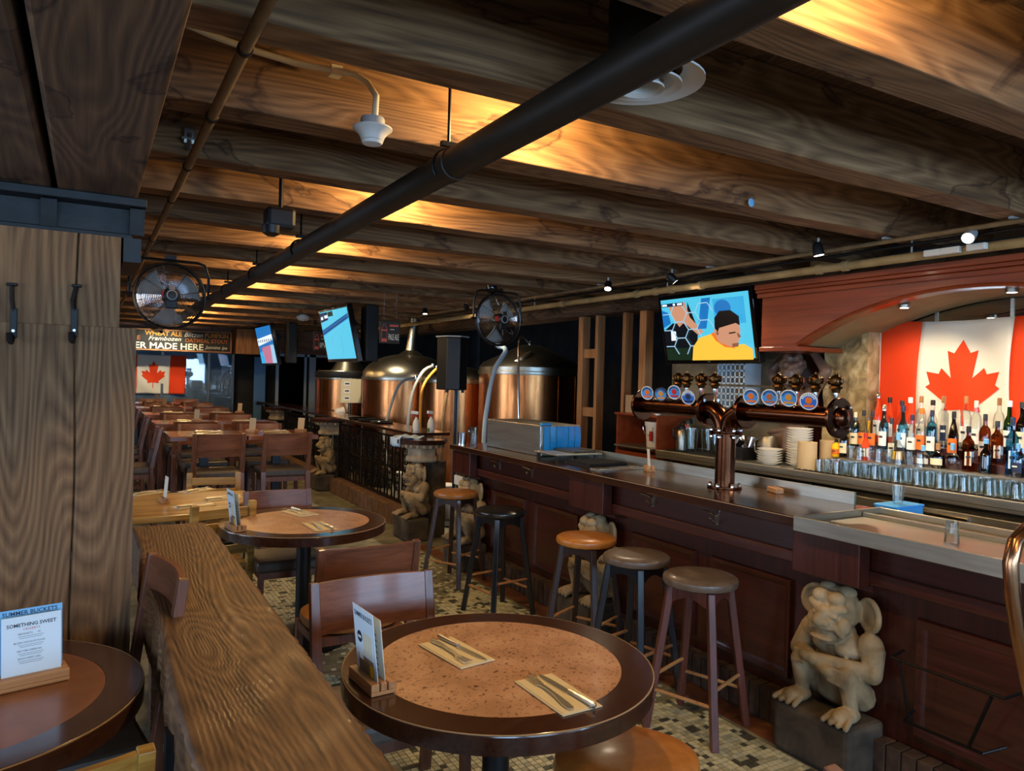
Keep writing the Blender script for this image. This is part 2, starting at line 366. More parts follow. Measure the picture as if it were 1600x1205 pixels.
# ------------------------------------------------------------------ sculpted figures (shapes fused by a voxel remesh)
def sculpt(mb, voxel, smooth=4):
    me = bpy.data.meshes.new('fig'); me.from_pydata(mb.v, [], mb.f)
    o = bpy.data.objects.new('fig', me); COL.objects.link(o)
    r = o.modifiers.new('r', 'REMESH'); r.mode = 'VOXEL'; r.voxel_size = voxel
    s = o.modifiers.new('s', 'SMOOTH'); s.iterations = smooth; s.factor = .5
    out = bpy.data.meshes.new_from_object(o.evaluated_get(bpy.context.evaluated_depsgraph_get()))
    bpy.data.objects.remove(o, do_unlink=True)
    out.polygons.foreach_set('use_smooth', [True]*len(out.polygons)); return out
def rotm(rx=0, ry=0, rz=0):
    return (Matrix.Rotation(rz, 3, 'Z') @ Matrix.Rotation(ry, 3, 'Y') @ Matrix.Rotation(rx, 3, 'X'))
def gargoyle_mesh():
    """squatting big-headed figure, front towards -X, feet at z=0, 0.58 m tall"""
    g = MB(); E = lambda f, s, z, a, b, c, rot=None: g.ell((-f, s, z), (a, b, c), rot, 14, 9)
    C = lambda p, q, r, r2: g.cap((-p[0], p[1], p[2]), (-q[0], q[1], q[2]), r, r2)
    E(-.04, 0, .085, .13, .155, .085); E(-.03, 0, .2, .115, .135, .15); E(.02, 0, .17, .085, .1, .11); E(0, 0, .3, .09, .14, .075)
    for s in (-1, 1):
        E(.055, s*.055, .295, .045, .055, .04)
        C((-.01, s*.11, .09), (.135, s*.125, .195), .07, .052); E(.145, s*.125, .2, .044, .046, .042); C((.14, s*.125, .19), (.105, s*.13, .05), .046, .034)
        E(.15, s*.13, .032, .1, .052, .034)
        for k in range(4): C((.18, s*.13+(k-1.5)*.027, .036), (.255, s*.135+(k-1.5)*.038, .012), .017, .013)
        E(-.01, s*.15, .325, .07, .06, .068)
        C((-.01, s*.165, .32), (.045, s*.195, .225), .056, .046); E(.045, s*.195, .225, .045, .045, .045)
        R = rotm(s*.25, 0, s*.35); E(-.015, s*.145, .47, .017, .062, .07, R)
        g.tube([Vector((.015, s*.145, .47))+R@Vector((-.006, .06*math.cos(2*PI*k/18), .068*math.sin(2*PI*k/18))) for k in range(18)], .016, 6, closed=True)
        E(.105, s*.042, .53, .045, .042, .034); E(.03, s*.05, .555, .05, .045, .03)
        E(.142, s*.045, .452, .018, .026, .011); C((.145, s*.016, .468), (.115, s*.085, .492), .023, .02); C((.142, s*.022, .436), (.115, s*.08, .434), .010, .010)
        E(.178, s*.03, .422, .024, .02, .017); C((.16, s*.035, .425), (.12, s*.085, .365), .013, .012); E(.1, s*.075, .41, .045, .035, .045)
    C((.045, .195, .225), (.175, -.02, .215), .044, .032); C((.045, -.195, .225), (.19, .03, .245), .044, .031)
    E(.185, -.045, .21, .028, .042, .03); E(.195, .055, .248, .028, .04, .028)
    for k in range(4):
        C((.19, -.06, .228-k*.017), (.175, -.125, .222-k*.02), .012, .010); C((.2, .07, .262-k*.016), (.18, .13, .255-k*.018), .012, .010)
    E(-.0, 0, .36, .075, .08, .06); E(.02, 0, .47, .11, .105, .105); E(.07, 0, .43, .085, .09, .08)
    C((.145, 0, .478), (.195, 0, .432), .018, .03)
    E(.09, 0, .36, .07, .07, .04); E(.15, .006, .397, .045, .068, .012); E(.145, .008, .345, .042, .062, .014); E(.105, 0, .335, .045, .045, .025)
    me = sculpt(g, .006, 2); me.materials.append(MATS['gargoyle_stone'])
    tm = MB()
    return me
def caryatid_mesh():
    """carved woman facing -X with both arms folded up over her head; origin at the hips"""
    g = MB(); E = lambda f, s, z, a, b, c, rot=None: g.ell((-f, s, z), (a, b, c), rot, 14, 10)
    C = lambda p, q, r, r2: g.cap((-p[0], p[1], p[2]), (-q[0], q[1], q[2]), r, r2)
    E(0, 0, .06, .11, .16, .1); E(0, 0, .22, .09, .13, .16); E(.01, 0, .36, .085, .15, .1)
    for s in (-1, 1):
        E(.08, s*.07, .33, .05, .06, .06); E(0, s*.15, .42, .055, .06, .055)
        C((-.02, s*.15, .43), (-.03, s*.25, .585), .048, .042); C((-.03, s*.25, .585), (-.06, s*.11, .735), .04, .03)
        E(-.06, s*.07, .745, .03, .05, .025)
    C((0, 0, .40), (.04, 0, .50), .05, .045)
    E(.085, 0, .565, .07, .06, .085); E(.045, 0, .60, .09, .088, .08)
    C((.145, 0, .575), (.165, 0, .548), .011, .016); E(.145, 0, .52, .018, .024, .007); E(.143, 0, .507, .018, .02, .007); E(.125, 0, .49, .03, .03, .02)
    for q in (-1, 1): E(.135, q*.03, .578, .016, .016, .007); E(.142, q*.03, .594, .012, .022, .006)
    for k in range(14):
        a = k/14*2*PI; E(.045+.08*math.cos(a), .088*math.sin(a), .632+.018*math.sin(3*a), .026, .026, .026)
    for k in range(9): E(.04+.05*math.cos(k*2.2), .05*math.sin(k*2.2), .685+.012*(k % 2), .036, .03, .026)
    for k in range(9):
        s = (k-4)*.042; C((.11-abs(s)*.25, s, .12-abs(s)*.3), (.12-abs(s)*.2, s*1.15, -.03), .022, .03)
    for k in range(4): C((.1, -.15+.02*k, .16-.03*k), (.115, .15-.02*k, .1-.05*k), .02, .02)
    me = sculpt(g, .009, 3); me.materials.append(MATS['cary_wood']); return me
noisy('cary_wood', '#4a362b', '#6b5243', 8, .45, bmp=.1, c3='#7a604f', coat=.1)
GARG = gargoyle_mesh(); CARY = caryatid_mesh()
# ------------------------------------------------------------------ the room
XW, YF, YB, ZC = 5.15, 17.0, -4.2, 2.92
o = MB().box(-4.2, 8.8, YB-.2, YF+.2, -.12, 0).build('floor', 'floor_stone', None, 0); tag(o, 'worn grey-green stone floor', kind='structure'); FLOOR = o
# small square mosaic tiles along the bar front, laid proud of the bed
def mosaic():
    mb = MB(); t, g = .026, .0045; rnd = random.Random(3)
    nx, ny = int((2.84-1.05)/(t+g)), int((6.9-.4)/(t+g))
    for i in range(nx):
        for j in range(ny):
            x, y = 1.05+i*(t+g), .4+j*(t+g)
            worn = math.sin(x*3.1+1.3*math.sin(y*1.7))*math.cos(y*2.3+.8*math.sin(x*4))
            if worn > .62 and rnd.random() < .75: continue
            b = ((i//6+j//6) % 2 == 0 and (i % 6 in (2, 3) and j % 6 in (2, 3))) or rnd.random() < .12
            mb.k = 2 if b else (1 if rnd.random() < .4 else 0)
            z = .003+rnd.random()*.0012; x1, y1 = x+t, y+t
            mb.add([(x, y, 0), (x1, y, 0), (x1, y1, 0), (x, y1, 0), (x, y, z), (x1, y, z), (x1, y1, z), (x, y1, z)],
                   [(4, 5, 6, 7), (0, 1, 5, 4), (1, 2, 6, 5), (3, 0, 4, 7)])
    return mb
plain('tile_white', '#c9c5a4', .35); plain('tile_grey', '#aaa687', .4); plain('tile_black', '#4a4a40', .4)
tag(mosaic().build('mosaic_tiles', ['tile_white', 'tile_grey', 'tile_black'], FLOOR, 0), 'small cream and black mosaic tiles by the bar', kind='stuff')
noisy('border_tile', '#5a3420', '#764a30', 6, .5, bmp=.2)
for k in range(14):
    MB().box(2.845, 2.985, 1.0+k*.42, 1.0+k*.42+.41, 0, .006).build('border_tile', 'border_tile', FLOOR, 0)
CEIL = MB().box(-4.2, 5.3, YB, YF, ZC, ZC+.08).build('ceiling', 'beam', None, 0); tag(CEIL, 'dark plank ceiling above the timber joists', kind='structure')
jm = None
for k in range(-7, 22):
    y0 = 1.27+.71*k
    if y0+.15 > YF: break
    rnd = random.Random(k+50); mb = MB(); n = 24; vs = []
    for i in range(n+1):                                      # slightly waney, hand-sawn timbers
        x = -4.1+9.25*i/n
        e = [rnd.uniform(-.004, .004) for _ in range(4)]
        vs += [(x, y0+e[0], 2.6+e[1]), (x, y0+.15+e[2], 2.6+e[3]), (x, y0+.15, ZC), (x, y0, ZC)]
    fs = [(i*4+a, i*4+(a+1) % 4, (i+1)*4+(a+1) % 4, (i+1)*4+a) for i in range(n) for a in range(4)]
    mb.add(vs, [q[::-1] for q in fs]+[(0, 1, 2, 3), (4*n+3, 4*n+2, 4*n+1, 4*n)])
    mb.build('joist', 'joist', CEIL, 0, bev=.006)
for x0, x1 in ((-.48, -.135), (-.115, .145)):
    MB().box(x0, x1, YB, YF, 2.34, 2.598).build('girder', 'beam', CEIL, 0, bev=.012)
MB().box(4.75, 5.1, YB, YF, 2.42, 2.598).build('girder', 'beam', CEIL, 0, bev=.012)
def wall(name, x0, x1, y0, y1, z0, z1, m, label): return tag(MB().box(x0, x1, y0, y1, z0, z1).build(name, m, None, 0), label, kind='structure')
wl = MB(); xs = [YB]+[v for w in LWIN for v in w]+[YF]
for i in range(0, len(xs), 2): wl.box(-4.3, -4.2, xs[i], xs[i+1], 0, 2.92)
for a, b in LWIN: wl.box(-4.3, -4.2, a, b, 0, .8); wl.box(-4.3, -4.2, a, b, 2.3, 2.92)
tag(wl.build('wall_left', 'wall_paint', None, 0), 'brown wall with windows on the left, out of view', kind='structure')
for k, (a, b) in enumerate(LWIN):
    wn = MB()
    for x in (a, (a+b)/2, b): wn.box(-4.28, -4.22, x-.03, x+.03, .8, 2.3)
    wn.box(-4.28, -4.22, a, b, .8, .86); wn.box(-4.28, -4.22, a, b, 2.24, 2.3)
    w = tag(wn.build('window_%d' % (k+6), 'black', None, 0), 'window with dark frame in the left wall', kind='structure'); MB().box(-4.255, -4.25, a, b, .8, 2.3).build('pane', 'pane', w, 0)
# wall behind the camera with three street windows
wl = MB(); xs = [-4.2]+[v for w in WIN for v in w]+[8.8]
for i in range(0, len(xs), 2): wl.box(xs[i], xs[i+1], YB-.1, YB, 0, 3.3)
for a, b in WIN: wl.box(a, b, YB-.1, YB, 0, .8); wl.box(a, b, YB-.1, YB, 2.3, 3.3)
tag(wl.build('wall_front', 'wall_paint', None, 0), 'brown wall with street windows behind the viewer', kind='structure')
for k, (a, b) in enumerate(WIN):
    wn = MB()
    for x in (a, (a+b)/2, b): wn.box(x-.03, x+.03, YB-.08, YB-.02, .8, 2.3)
    wn.box(a, b, YB-.08, YB-.02, .8, .86); wn.box(a, b, YB-.08, YB-.02, 2.24, 2.3)
    w = tag(wn.build('window_%d' % (k+1), 'black', None, 0), 'tall street window with dark frame', kind='structure')
    MB().box(a, b, YB-.055, YB-.05, .8, 2.3).build('pane', 'pane', w, 0)
# wall behind the bar: rough plaster, then mirror panels
wr = wall('wall_right', XW, XW+.15, 3.45, 5.75, 0, 2.92, 'plaster', 'rough grey plaster wall behind the bar')
wm = wall('wall_back_bar', XW, XW+.15, YB, 3.45, 0, 2.92, 'wall_paint', 'wall carrying the mirror panels behind the bottles')
for k in range(5): MB().box(XW-.012, XW-.002, 3.43-.30*(k+1)-.19*k, 3.43-.49*k, 1.2, 2.3).build('mirror_panel', 'mirror', wm, 0)
for k in range(5): MB().box(XW-.02, XW-.012, 3.43-.30-.49*k-.1, 3.43-.30-.49*k-.08, 1.2, 2.3).build('mirror_strip', 'steel', wm, 0)
for k in range(5): MB().box(XW-.012, XW-.002, 3.43-.49*(k+1), 3.43-.30-.49*k, 1.2, 2.3).build('mirror_panel', 'mirror', wm, 0)
MB().box(XW-.03, XW-.005, .9, 3.45, 1.79, 1.85).build('mirror_rail', 'bar_wood_y', wm, 0)
# rough stone pier at the left of the mirrors
sp = MB(); rnd = random.Random(5); n = 14
def pier(u, v): return (4.93+rnd.uniform(-.012, .012), 3.78-.36*u, 1.1+1.25*v)
sp.sheet(8, 26, pier); sp.box(4.935, XW, 3.42, 3.78, 1.1, 2.35)
tag(sp.build('stone_pier', 'rough_stone', None, 0), 'pale rough broken-faced stone pier behind the tap tower', 'pier')
# brewery beyond
wall('wall_brewery', 8.7, 8.8, YB, YF, 0, 3.3, 'concrete_dark', 'black back wall of the brewery bay')
wall('wall_brewery_near', XW+.15, 8.7, 5.6, 5.75, 0, 3.3, 'concrete_dark', 'dark end wall of the brewery bay')
tag(MB().box(5.3, 8.8, YB, YF, 3.3, 3.4).build('ceiling_brewery', 'concrete_dark', None, 0), 'black ceiling over the tanks', kind='structure')
# far wall: glazed keg cooler under the sign, glass partition to its right
fw = MB(); fw.box(-4.2, 8.8, YF+.06, YF+.2, 0, 3.3); tag(fw.build('wall_far', 'concrete_dark', None, 0), 'dark far wall behind the glass', kind='structure')
hd = MB().box(-4.2, 2.72, YF-.1, YF, 2.08, 2.92); tag(hd.build('trim_1', 'soffit_wood', None, 0), 'brown wood bulkhead above the cooler glass', kind='structure')
noisy('cooler_back', '#4f5f68', '#7e8d94', 2, .55, .2, bmp=.05, rnd=False)
plain('cooler_glow', '#8fa9bb', .4)
gl = tag(MB().box(-1.4, 2.72, YF-.02, YF+.055, 0, 2.08).build('window_4', 'cooler_back', None, 0), 'steel-grey glazed cooler front at the far end', kind='structure')
for x in (-.6, .35, 1.3, 2.2, 2.69): MB().box(x-.025, x+.025, YF-.05, YF-.021, 0, 2.08).build('mullion', 'steel_dark', gl, 0)
for a, b in ((-.57, .32), (.38, 1.27), (1.33, 2.17), (2.23, 2.66)): MB().box(a, b, YF-.035, YF-.03, .05, 2.06).build('pane', 'pane', gl, 0)
p = tag(MB().box(2.7, 5.6, YF-.16, YF-.02, 2.12, 2.92).build('trim_2', 'soffit_wood', None, 0), 'brown boxed beam above the white glazed screen', kind='structure')
MB().box(2.62, 3.1, YF-.9, YF-.17, 2.06, 2.58).build('beam_end', 'stud', p, 0, bev=.006)
gw = MB()
for x, w in ((3.62, .06), (4.24, .05), (4.40, .14), (5.45, .06)): gw.box(x-w/2, x+w/2, YF-.1, YF-.04, 0, 2.12)
gw.box(3.6, 5.5, YF-.1, YF-.04, 2.06, 2.119); gw.box(3.6, 5.5, YF-.1, YF-.04, .0, .1)
g = tag(gw.build('window_5', 'frame_white', None, 0), 'pale framed glass screen at the far right', kind='structure')
MB().box(3.65, 4.21, YF-.075, YF-.07, .1, 2.06).build('pane', 'dark_pane', g, 0); MB().box(4.48, 5.42, YF-.075, YF-.07, .1, 2.06).build('pane', 'dark_pane', g, 0)
d = tag(MB().box(3.12, 3.36, YF-.12, YF-.07, 0, 2.02).build('door_1', 'door_white', None, 0), 'pale blue-white door standing at the far corner', kind='structure')
MB().bar((3.17, YF-.14, 1.0), (3.31, YF-.14, 1.0), .03, .03).build('door_handle', 'black', d, 0)
MB().box(4.02, 4.12, YF-.03, YF+.02, 1.35, 2.0).build('tan_strip', 'stud', g, 0)  # narrow tan wood strip behind the left glass pane
# ------------------------------------------------------------------ bar front
CT = 1.09
bf = thing('mahogany_bar', 'long dark mahogany bar front with moulded panels and boxed pilasters', 'bar', (3.08, 3.5, 0))
def L(o, x, y, z): return Vector((x, y, z))-o.location
def wb(parent, name, m, x0, x1, y0, y1, z0, z1, bev=0, ang=0):
    q = parent.location if parent else Vector((0, 0, 0))
    return MB().box(x0-q.x, x1-q.x, y0-q.y, y1-q.y, z0-q.z, z1-q.z).build(name, m, parent, ang, bev)
wb(bf, 'body', 'bar_wood', 3.08, 3.48, .2, 6.13, 0.001, 1.038)
wb(bf, 'apron', 'bar_wood_y', 3.0, 3.079, .2, 6.13, .84, 1.038, .006)
wb(bf, 'apron_moulding', 'bar_wood_y', 2.975, 2.999, .2, 6.13, .84, .9, .008)
for a, b in ((2.02, 2.37), (3.86, 4.25), (5.80, 6.13)):
    ps = wb(bf, 'pilaster', 'bar_wood', 2.90, 2.974, a, b, .83, 1.038, .004); wb(bf, 'pilaster_core', 'bar_wood', 3.001, 3.079, a, b, .8, .838, 0)
def panel(y0, y1, z0=.23, z1=.73):
    mb = MB(); w = .045
    def ring(x, y0, y1, z0, z1): return [(x, y0, z0), (x, y1, z0), (x, y1, z1), (x, y0, z1)]
    rs = [ring(-.001, y0, y1, z0, z1), ring(-.022, y0+.006, y1-.006, z0+.006, z1-.006), ring(-.018, y0+.02, y1-.02, z0+.02, z1-.02), ring(-.006, y0+w, y1-w, z0+w, z1-w)]
    v = [(x, y-3.5, z) for r in rs for x, y, z in r]
    fs = [(i*4+k, (i+1)*4+k, (i+1)*4+(k+1) % 4, i*4+(k+1) % 4) for i in range(3) for k in range(4)]+[(12, 15, 14, 13)]
    mb.add(v, fs); mb.build('panel_frame', 'bar_wood_y', bf, 25)
for y0, y1 in ((.98, 1.86), (2.5, 3.06), (3.18, 3.76), (4.36, 4.98), (5.1, 5.68)): panel(y0, y1)
for px, py in ((778, 726), (829, 737), (1018, 781), (1118, 809)):
    q = hx(px, py, 2.985); h = MB(); y, z = q.y-3.5, q.z
    h.tube([(-.082, y, z-.03), (-.105, y, z-.03), (-.125, y, z-.015), (-.135, y, z+.0)], .006, 6); h.tube([(-.082, y, z+.01), (-.12, y+.03, z+.03), (-.14, y+.05, z+.035)], .006, 6)
    h.box(-.085, -.08, y-.012, y+.012, z-.045, z+.02); h.build('coat_hook', 'chrome', bf)
bt = thing('wooden_bar_counter', 'glossy dark brown wooden bar top with worn pale edge', 'bar top', (3.18, 4.2, 1.04))
wb(bt, 'slab', 'bar_top', 2.87, 3.49, 2.33, 6.16, 1.0401, CT, .006)
wb(bt, 'steel_upstand', 'steel', 3.46, 3.475, 2.45, 5.0, CT+.0005, 1.155)
wb(bt, 'worn_edge', 'cardboard', 2.8675, 2.8705, 2.34, 6.15, CT-.006, CT-.003)
tr = thing('steel_drip_tray', 'stainless steel service tray with raised rim, at the right end of the bar', 'drip tray', (3.1, 1.3, 1.04))
wb(tr, 'tray_floor', 'steel', 2.86, 3.47, .3, 2.32, 1.0401, 1.066)
for nm, x0, x1, y0, y1 in (('rim', 2.845, 2.86, .3, 2.325), ('rim', 3.47, 3.485, .3, 2.32), ('rim', 2.86, 3.47, 2.305, 2.32)):
    wb(tr, nm, 'steel', x0, x1, y0, y1, 1.03 if x0 < 2.85 else 1.066, 1.10, .003)
wb(tr, 'rim_step', 'steel', 3.32, 3.34, .3, 2.30, 1.0662, 1.085)
# brick kerbs
def curb(name, label, x0, x1, y0, y1, h, m, skip):
    t = thing(name, label, 'kerb', (x0, y0, 0)); ys = [y0]+[v for ab in skip for v in ab]+[y1]
    for i in range(0, len(ys), 2): wb(t, 'mortar_bed', 'concrete_dark', x0+.006, x1, ys[i], ys[i+1], 0.0005, h-.008)
    me = MB().box(-.0, x1-x0, -.031, .031, .001, h).mesh('brick', m, 0); n = int((y1-y0)/.069); rnd = random.Random(int(y0*10))
    for k in range(n):
        if any(a < y0+.035+k*.069 < b for a, b in skip): continue
        o = link('brick', me, t, .004, (rnd.uniform(-.004, .002), .035+k*.069, 0), (0, 0, rnd.uniform(-.02, .02)))
curb('brick_kerb', 'row of dark upright bricks along the foot of the bar', 2.995, 3.079, .9, 6.1, .17, 'brick_dark', ((1.985, 2.395), (3.855, 4.265), (5.755, 6.099)))
curb('brick_kerb', 'row of brown upright bricks under the ironwork railing', 3.02, 3.3, 7.62, 16.2, .2, 'brick', ((10.55, 11.03), (14.05, 14.53)))
# stone figures under the bar and the pillars
def figure(x, y, label, plab, s=1.0):
    t = thing('stone_gargoyle', label, 'statue', (x, y, 0))
    o = link('figure', GARG, t, 0, (0, 0, .232)); o.scale = (.8*s, .98, .97)
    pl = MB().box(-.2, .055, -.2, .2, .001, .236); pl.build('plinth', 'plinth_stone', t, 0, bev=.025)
    return t
figure(3.02, 2.19, 'grimacing pale stone gargoyle hugging its knees, right end of the bar', '')
figure(3.02, 4.06, 'stone gargoyle half hidden behind the orange-seated stool', '')
figure(3.02, 5.96, 'stone gargoyle at the left end of the bar, behind the blue-lit stool', '')
def pillar(x, y, lab, glab):
    t = thing('stone_pillar', lab, 'pillar', (x, y, 0)); h = lambda r, z: (r, z)
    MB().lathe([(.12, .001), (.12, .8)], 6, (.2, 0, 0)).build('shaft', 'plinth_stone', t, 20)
    MB().lathe([(.17, .805), (.185, .82), (.185, .86), (.165, .87), (.165, .935), (.185, .94), (.185, .95)], 6, (.04, 0, 0)).build('capital', 'column_stone', t, 20)
    MB().lathe([(.19, .951), (.21, .965), (.23, .985), (.24, .99)], 24, (.04, 0, 0)).build('egg_moulding', 'column_stone', t, 20)
    eg = MB()
    for k in range(20):
        a = k/20*2*PI; eg.ell((.04+.222*math.cos(a), .222*math.sin(a), .972), (.016, .016, .022), None, 6, 5)
    eg.build('carved_eggs', 'column_stone', t)
    MB().lathe([(.27, .991), (.285, 1.0), (.285, 1.032), (.275, 1.04)], 6, (.04, 0, 0)).build('top_slab', 'bar_top', t, 20)
    g = figure(x-.005, y-.02, glab, ''); return t
pillar(3.02, 7.24, 'pale hexagonal stone pillar nearest the bar, carrying a dark slab', 'stone gargoyle in profile under the nearest pillar of the railing')
pillar(3.06, 10.8, 'second hexagonal stone pillar along the railing, behind the tall tables', 'shadowed stone gargoyle under the second pillar of the railing')
pillar(3.06, 14.3, 'farthest hexagonal stone pillar along the railing', 'dim stone gargoyle under the farthest pillar of the railing')
rl = thing('railing_shelf', 'long dark shiny wooden shelf on top of the ironwork railing', 'shelf', (3.3, 12, 1.04))
wb(rl, 'shelf_board', 'bar_top', 3.08, 3.52, 7.55, 16.3, 1.0405, 1.075, .005)
# wrought-iron grilles
def grille(y0, y1, label):
    t = thing('iron_grille', label, 'railing', (3.17, y0, .21))
    fr = MB(); w = y1-y0; hh = .78
    for z in (.02, hh-.02, hh*.5): fr.box(-.012, .012, 0, w, z-.01, z+.01)
    for y in (.012, w-.012): fr.box(-.015, .015, y-.012, y+.012, 0, hh)
    fr.build('frame', 'iron', t, 0)
    bme = MB().box(-.008, .008, -.008, .008, .03, hh-.03).mesh('baluster', 'iron', 0)
    sm = MB()
    def scr(cy, cz, r, turns, a0, d):
        return [(0, cy+r*(1-.72*i/18)*math.cos(a0+d*turns*2*PI*i/18), cz+r*(1-.72*i/18)*math.sin(a0+d*turns*2*PI*i/18)) for i in range(19)]
    for cz, a in ((.15, -PI/2), (.30, PI/2), (.48, -PI/2), (.64, PI/2)):
        for d in (-1, 1): sm.tube(scr(d*.035, cz, .042, 1.3, a, d), .006, 5)
    for cz in (.225, .40, .56): sm.tube([(0, .034*math.cos(k/12*2*PI), cz+.034*math.sin(k/12*2*PI)) for k in range(12)], .006, 5, closed=True); sm.ell((0, 0, cz), (.012, .015, .015), None, 6, 5)
    sme = sm.mesh('scroll', 'iron', 40); n = int(w/.23)
    for k in range(n):
        link('baluster', bme, t, 0, (0, (k+.5)*w/n-.075, 0)); link('scroll', sme, t, 0, (0, (k+.5)*w/n, 0)); link('baluster', bme, t, 0, (0, (k+.5)*w/n+.075, 0))
    return t
grille(7.63, 10.58, 'black scrolled iron grille nearest the bar, between two pillars'); grille(11.02, 14.08, 'black scrolled iron grille beyond the second pillar'); grille(14.52, 16.2, 'black scrolled iron grille at the far end of the railing')
# ------------------------------------------------------------------ stools
def stool(x, y, rz, label, seat, wm, h=.758, flat=False):
    t = thing('bar_stool', label, 'stool', (x, y, 0), rz)
    s = .185
    prof = [(.0, h-.055), (s-.03, h-.055), (s-.006, h-.045), (s, h-.03), (s-.004, h-.014), (s-.02, h-.003), (s*.6, h), (0, h+.001)]
    MB().lathe(prof, 32).build('seat_cushion', seat, t)
    if flat: MB().tube([(.187*math.cos(k/24*2*PI), .187*math.sin(k/24*2*PI), h-.03) for k in range(24)], .006, 6, closed=True).build('piping', seat, t)
    z0 = h-.056
    P = [(sx*.105, sy*.105, z0) for sx, sy in ((-1, -1), (1, -1), (1, 1), (-1, 1))]; Q = [(a*1.72, b*1.72, .001) for a, b, _ in P]
    for p, q in zip(P, Q): MB().bar(q, p, .036, .036, (p[0], p[1], 0)).build('leg', wm, t, 0, .004)
    for i in range(4):
        a = Vector(P[i]); b = Vector(P[(i+1) % 4]); mb = MB(); k = (b-a).normalized(); n = Vector((-k.y, k.x, 0)) * .011
        top = a+Vector((0, 0, -.002)); ln = (b-a).length; up = [(0, 0), (ln, 0)]; lo = [(ln+.016, -.085)]+[(ln*(1-j/8), -.085+.045*math.sin(PI*j/8)) for j in range(1, 8)]+[(-.016, -.085)]
        mb.prism(up+lo, lambda u, v: top+k*u+Vector((0, 0, v))-n, n*2); mb.build('apron', wm, t, 0)
    for i in range(4):
        zz = .19 if i % 2 else .26; f = lambda p, q: Vector(q)+(Vector(p)-Vector(q))*(zz/z0)
        MB().cyl(f(P[i], Q[i]), f(P[(i+1) % 4], Q[(i+1) % 4]), .009, n=8).build('rung', 'holder_wood' if wm != 'stool_black' else 'stud', t)
    return t
stool(2.655, 5.55, .5, 'tan leather bar stool farthest left, its leg catching blue light', 'leather_tan', 'stool_dark')
stool(2.60, 4.68, .15, 'black vinyl bar stool with black legs', 'leather_black', 'stool_black', flat=True)
stool(2.64, 3.67, .45, 'orange-tan leather bar stool in front of the middle gargoyle', 'leather_orange', 'stool_dark')
stool(2.63, 3.18, .25, 'taupe bar stool with black legs between the orange one and the reddish one', 'leather_taupe', 'stool_black')
stool(2.64, 2.70, .35, 'taupe bar stool with reddish brown legs, nearest the viewer', 'leather_taupe', 'stool_brown')
# ------------------------------------------------------------------ tap tower
tt = thing('beer_tap_tower', 'large dark copper pipe tap tower with eight round badges', 'beer tap', (3.26, 3.16, CT))
def ring(mb, c, r, ax, th, n=28): mb.lathe([(0, -th/2), (r-.003, -th/2), (r, -th/2+.003), (r, th/2-.003), (r-.003, th/2), (0, th/2)], n, c, ax)
mb = MB(); mb.lathe([(.058, .012), (.058, .315)], 28); mb.build('column', 'tap_copper', tt)
mb = MB(); ring(mb, (0, 0, .0065), .1, 'z', .012); mb.build('base_flange', 'tap_copper', tt)
mb = MB(); ring(mb, (0, 0, .32), .098, 'z', .009); ring(mb, (0, 0, .332), .098, 'z', .009); mb.build('collar_flange', 'tap_copper', tt)
BOLT = MB().lathe([(.011, -.008), (.011, .008), (.006, .014)], 6).mesh('bolt', 'chrome')
for z in (.018, .345, .306):
    for k in range(6): a = k*PI/3+.3; link('bolt', BOLT, tt, 0, (.082*math.cos(a), .082*math.sin(a), z))
ZP = .455
for d in (-1, 1):
    pts = [(0, d*.02, .337), (0, d*.022, .36), (0, d*.03, .39), (0, d*.05, .42), (0, d*.085, .445), (0, d*.135, ZP)]
    MB().tube(pts, .054, 20).build('elbow', 'tap_copper', tt)
    MB().cyl((0, d*.15, ZP), (0, d*.745, ZP), .052, n=24).build('arm', 'tap_copper', tt)
    mb = MB(); ring(mb, (0, d*.14, ZP), .098, 'y', .012); ring(mb, (0, d*.155, ZP), .098, 'y', .012); mb.build('joint_flange', 'tap_copper', tt)
    mb = MB(); ring(mb, (0, d*.755, ZP), .103, 'y', .018); mb.ell((0, d*.764, ZP), (.052, .035, .055), None, 18, 10); mb.build('end_cap', 'tap_copper', tt)
    for yy in (.133, .766):
        for k in range(4): a = k*PI/2+.785; link('bolt', BOLT, tt, 0, (.078*math.cos(a), d*yy, ZP+.078*math.sin(a)), (-d*PI/2, 0, 0))
art = ['orange', 'gold_letter', 'red', 'navy', 'orange', 'rust_letter', 'gold_letter', 'orange']
for k, (px, py) in enumerate(((1012, 614), (1033, 616), (1054, 613), (1076, 621), (1174, 620), (1203, 621), (1233, 622), (1264, 627))):
    q = hx(px, py, 3.19); c = L(tt, *q)
    R = Matrix.Rotation(.35, 3, 'Z') @ Matrix.Rotation(-.2, 3, 'Y')
    m_ = MB(); m_.lathe([(0, -.006), (.044, -.006), (.044, .006), (0, .006)], 24, (0, 0, 0), 'x'); b_ = m_.build('badge', 'badge_blue' if k % 4 != 3 else 'badge_deep', tt, 30, 0, c, R.to_euler())
    MB().tube([(-.006, .043*math.cos(a*PI/12), .043*math.sin(a*PI/12)) for a in range(24)], .003, 6, closed=True).build('badge_rim', 'brass' if k == 1 else 'porcelain', b_)
    m_ = MB(); rr = random.Random(k); m_.lathe([(0, -.0078), (.016, -.0078), (.018, -.006)], 12, (0, 0, .004), 'x'); m_.box(-.0075, -.006, -.026, .026, -.03, -.018); m_.build('badge_picture', art[k], b_, 30)
    m_ = MB()
    for j in range(9):
        a = PI*(.15+.7*j/8); m_.cbox((-.007, .034*math.cos(a), .034*math.sin(a)), (.002, .005, .011), Matrix.Rotation(PI/2-a, 3, 'X').inverted())
    m_.build('badge_lettering', 'navy' if k % 4 != 3 else 'white_letter', b_, 0)
    MB().bar((.008, 0, -.01), (.05, 0, -.06), .012, .012).build('tap_spout', 'chrome', b_, 0)
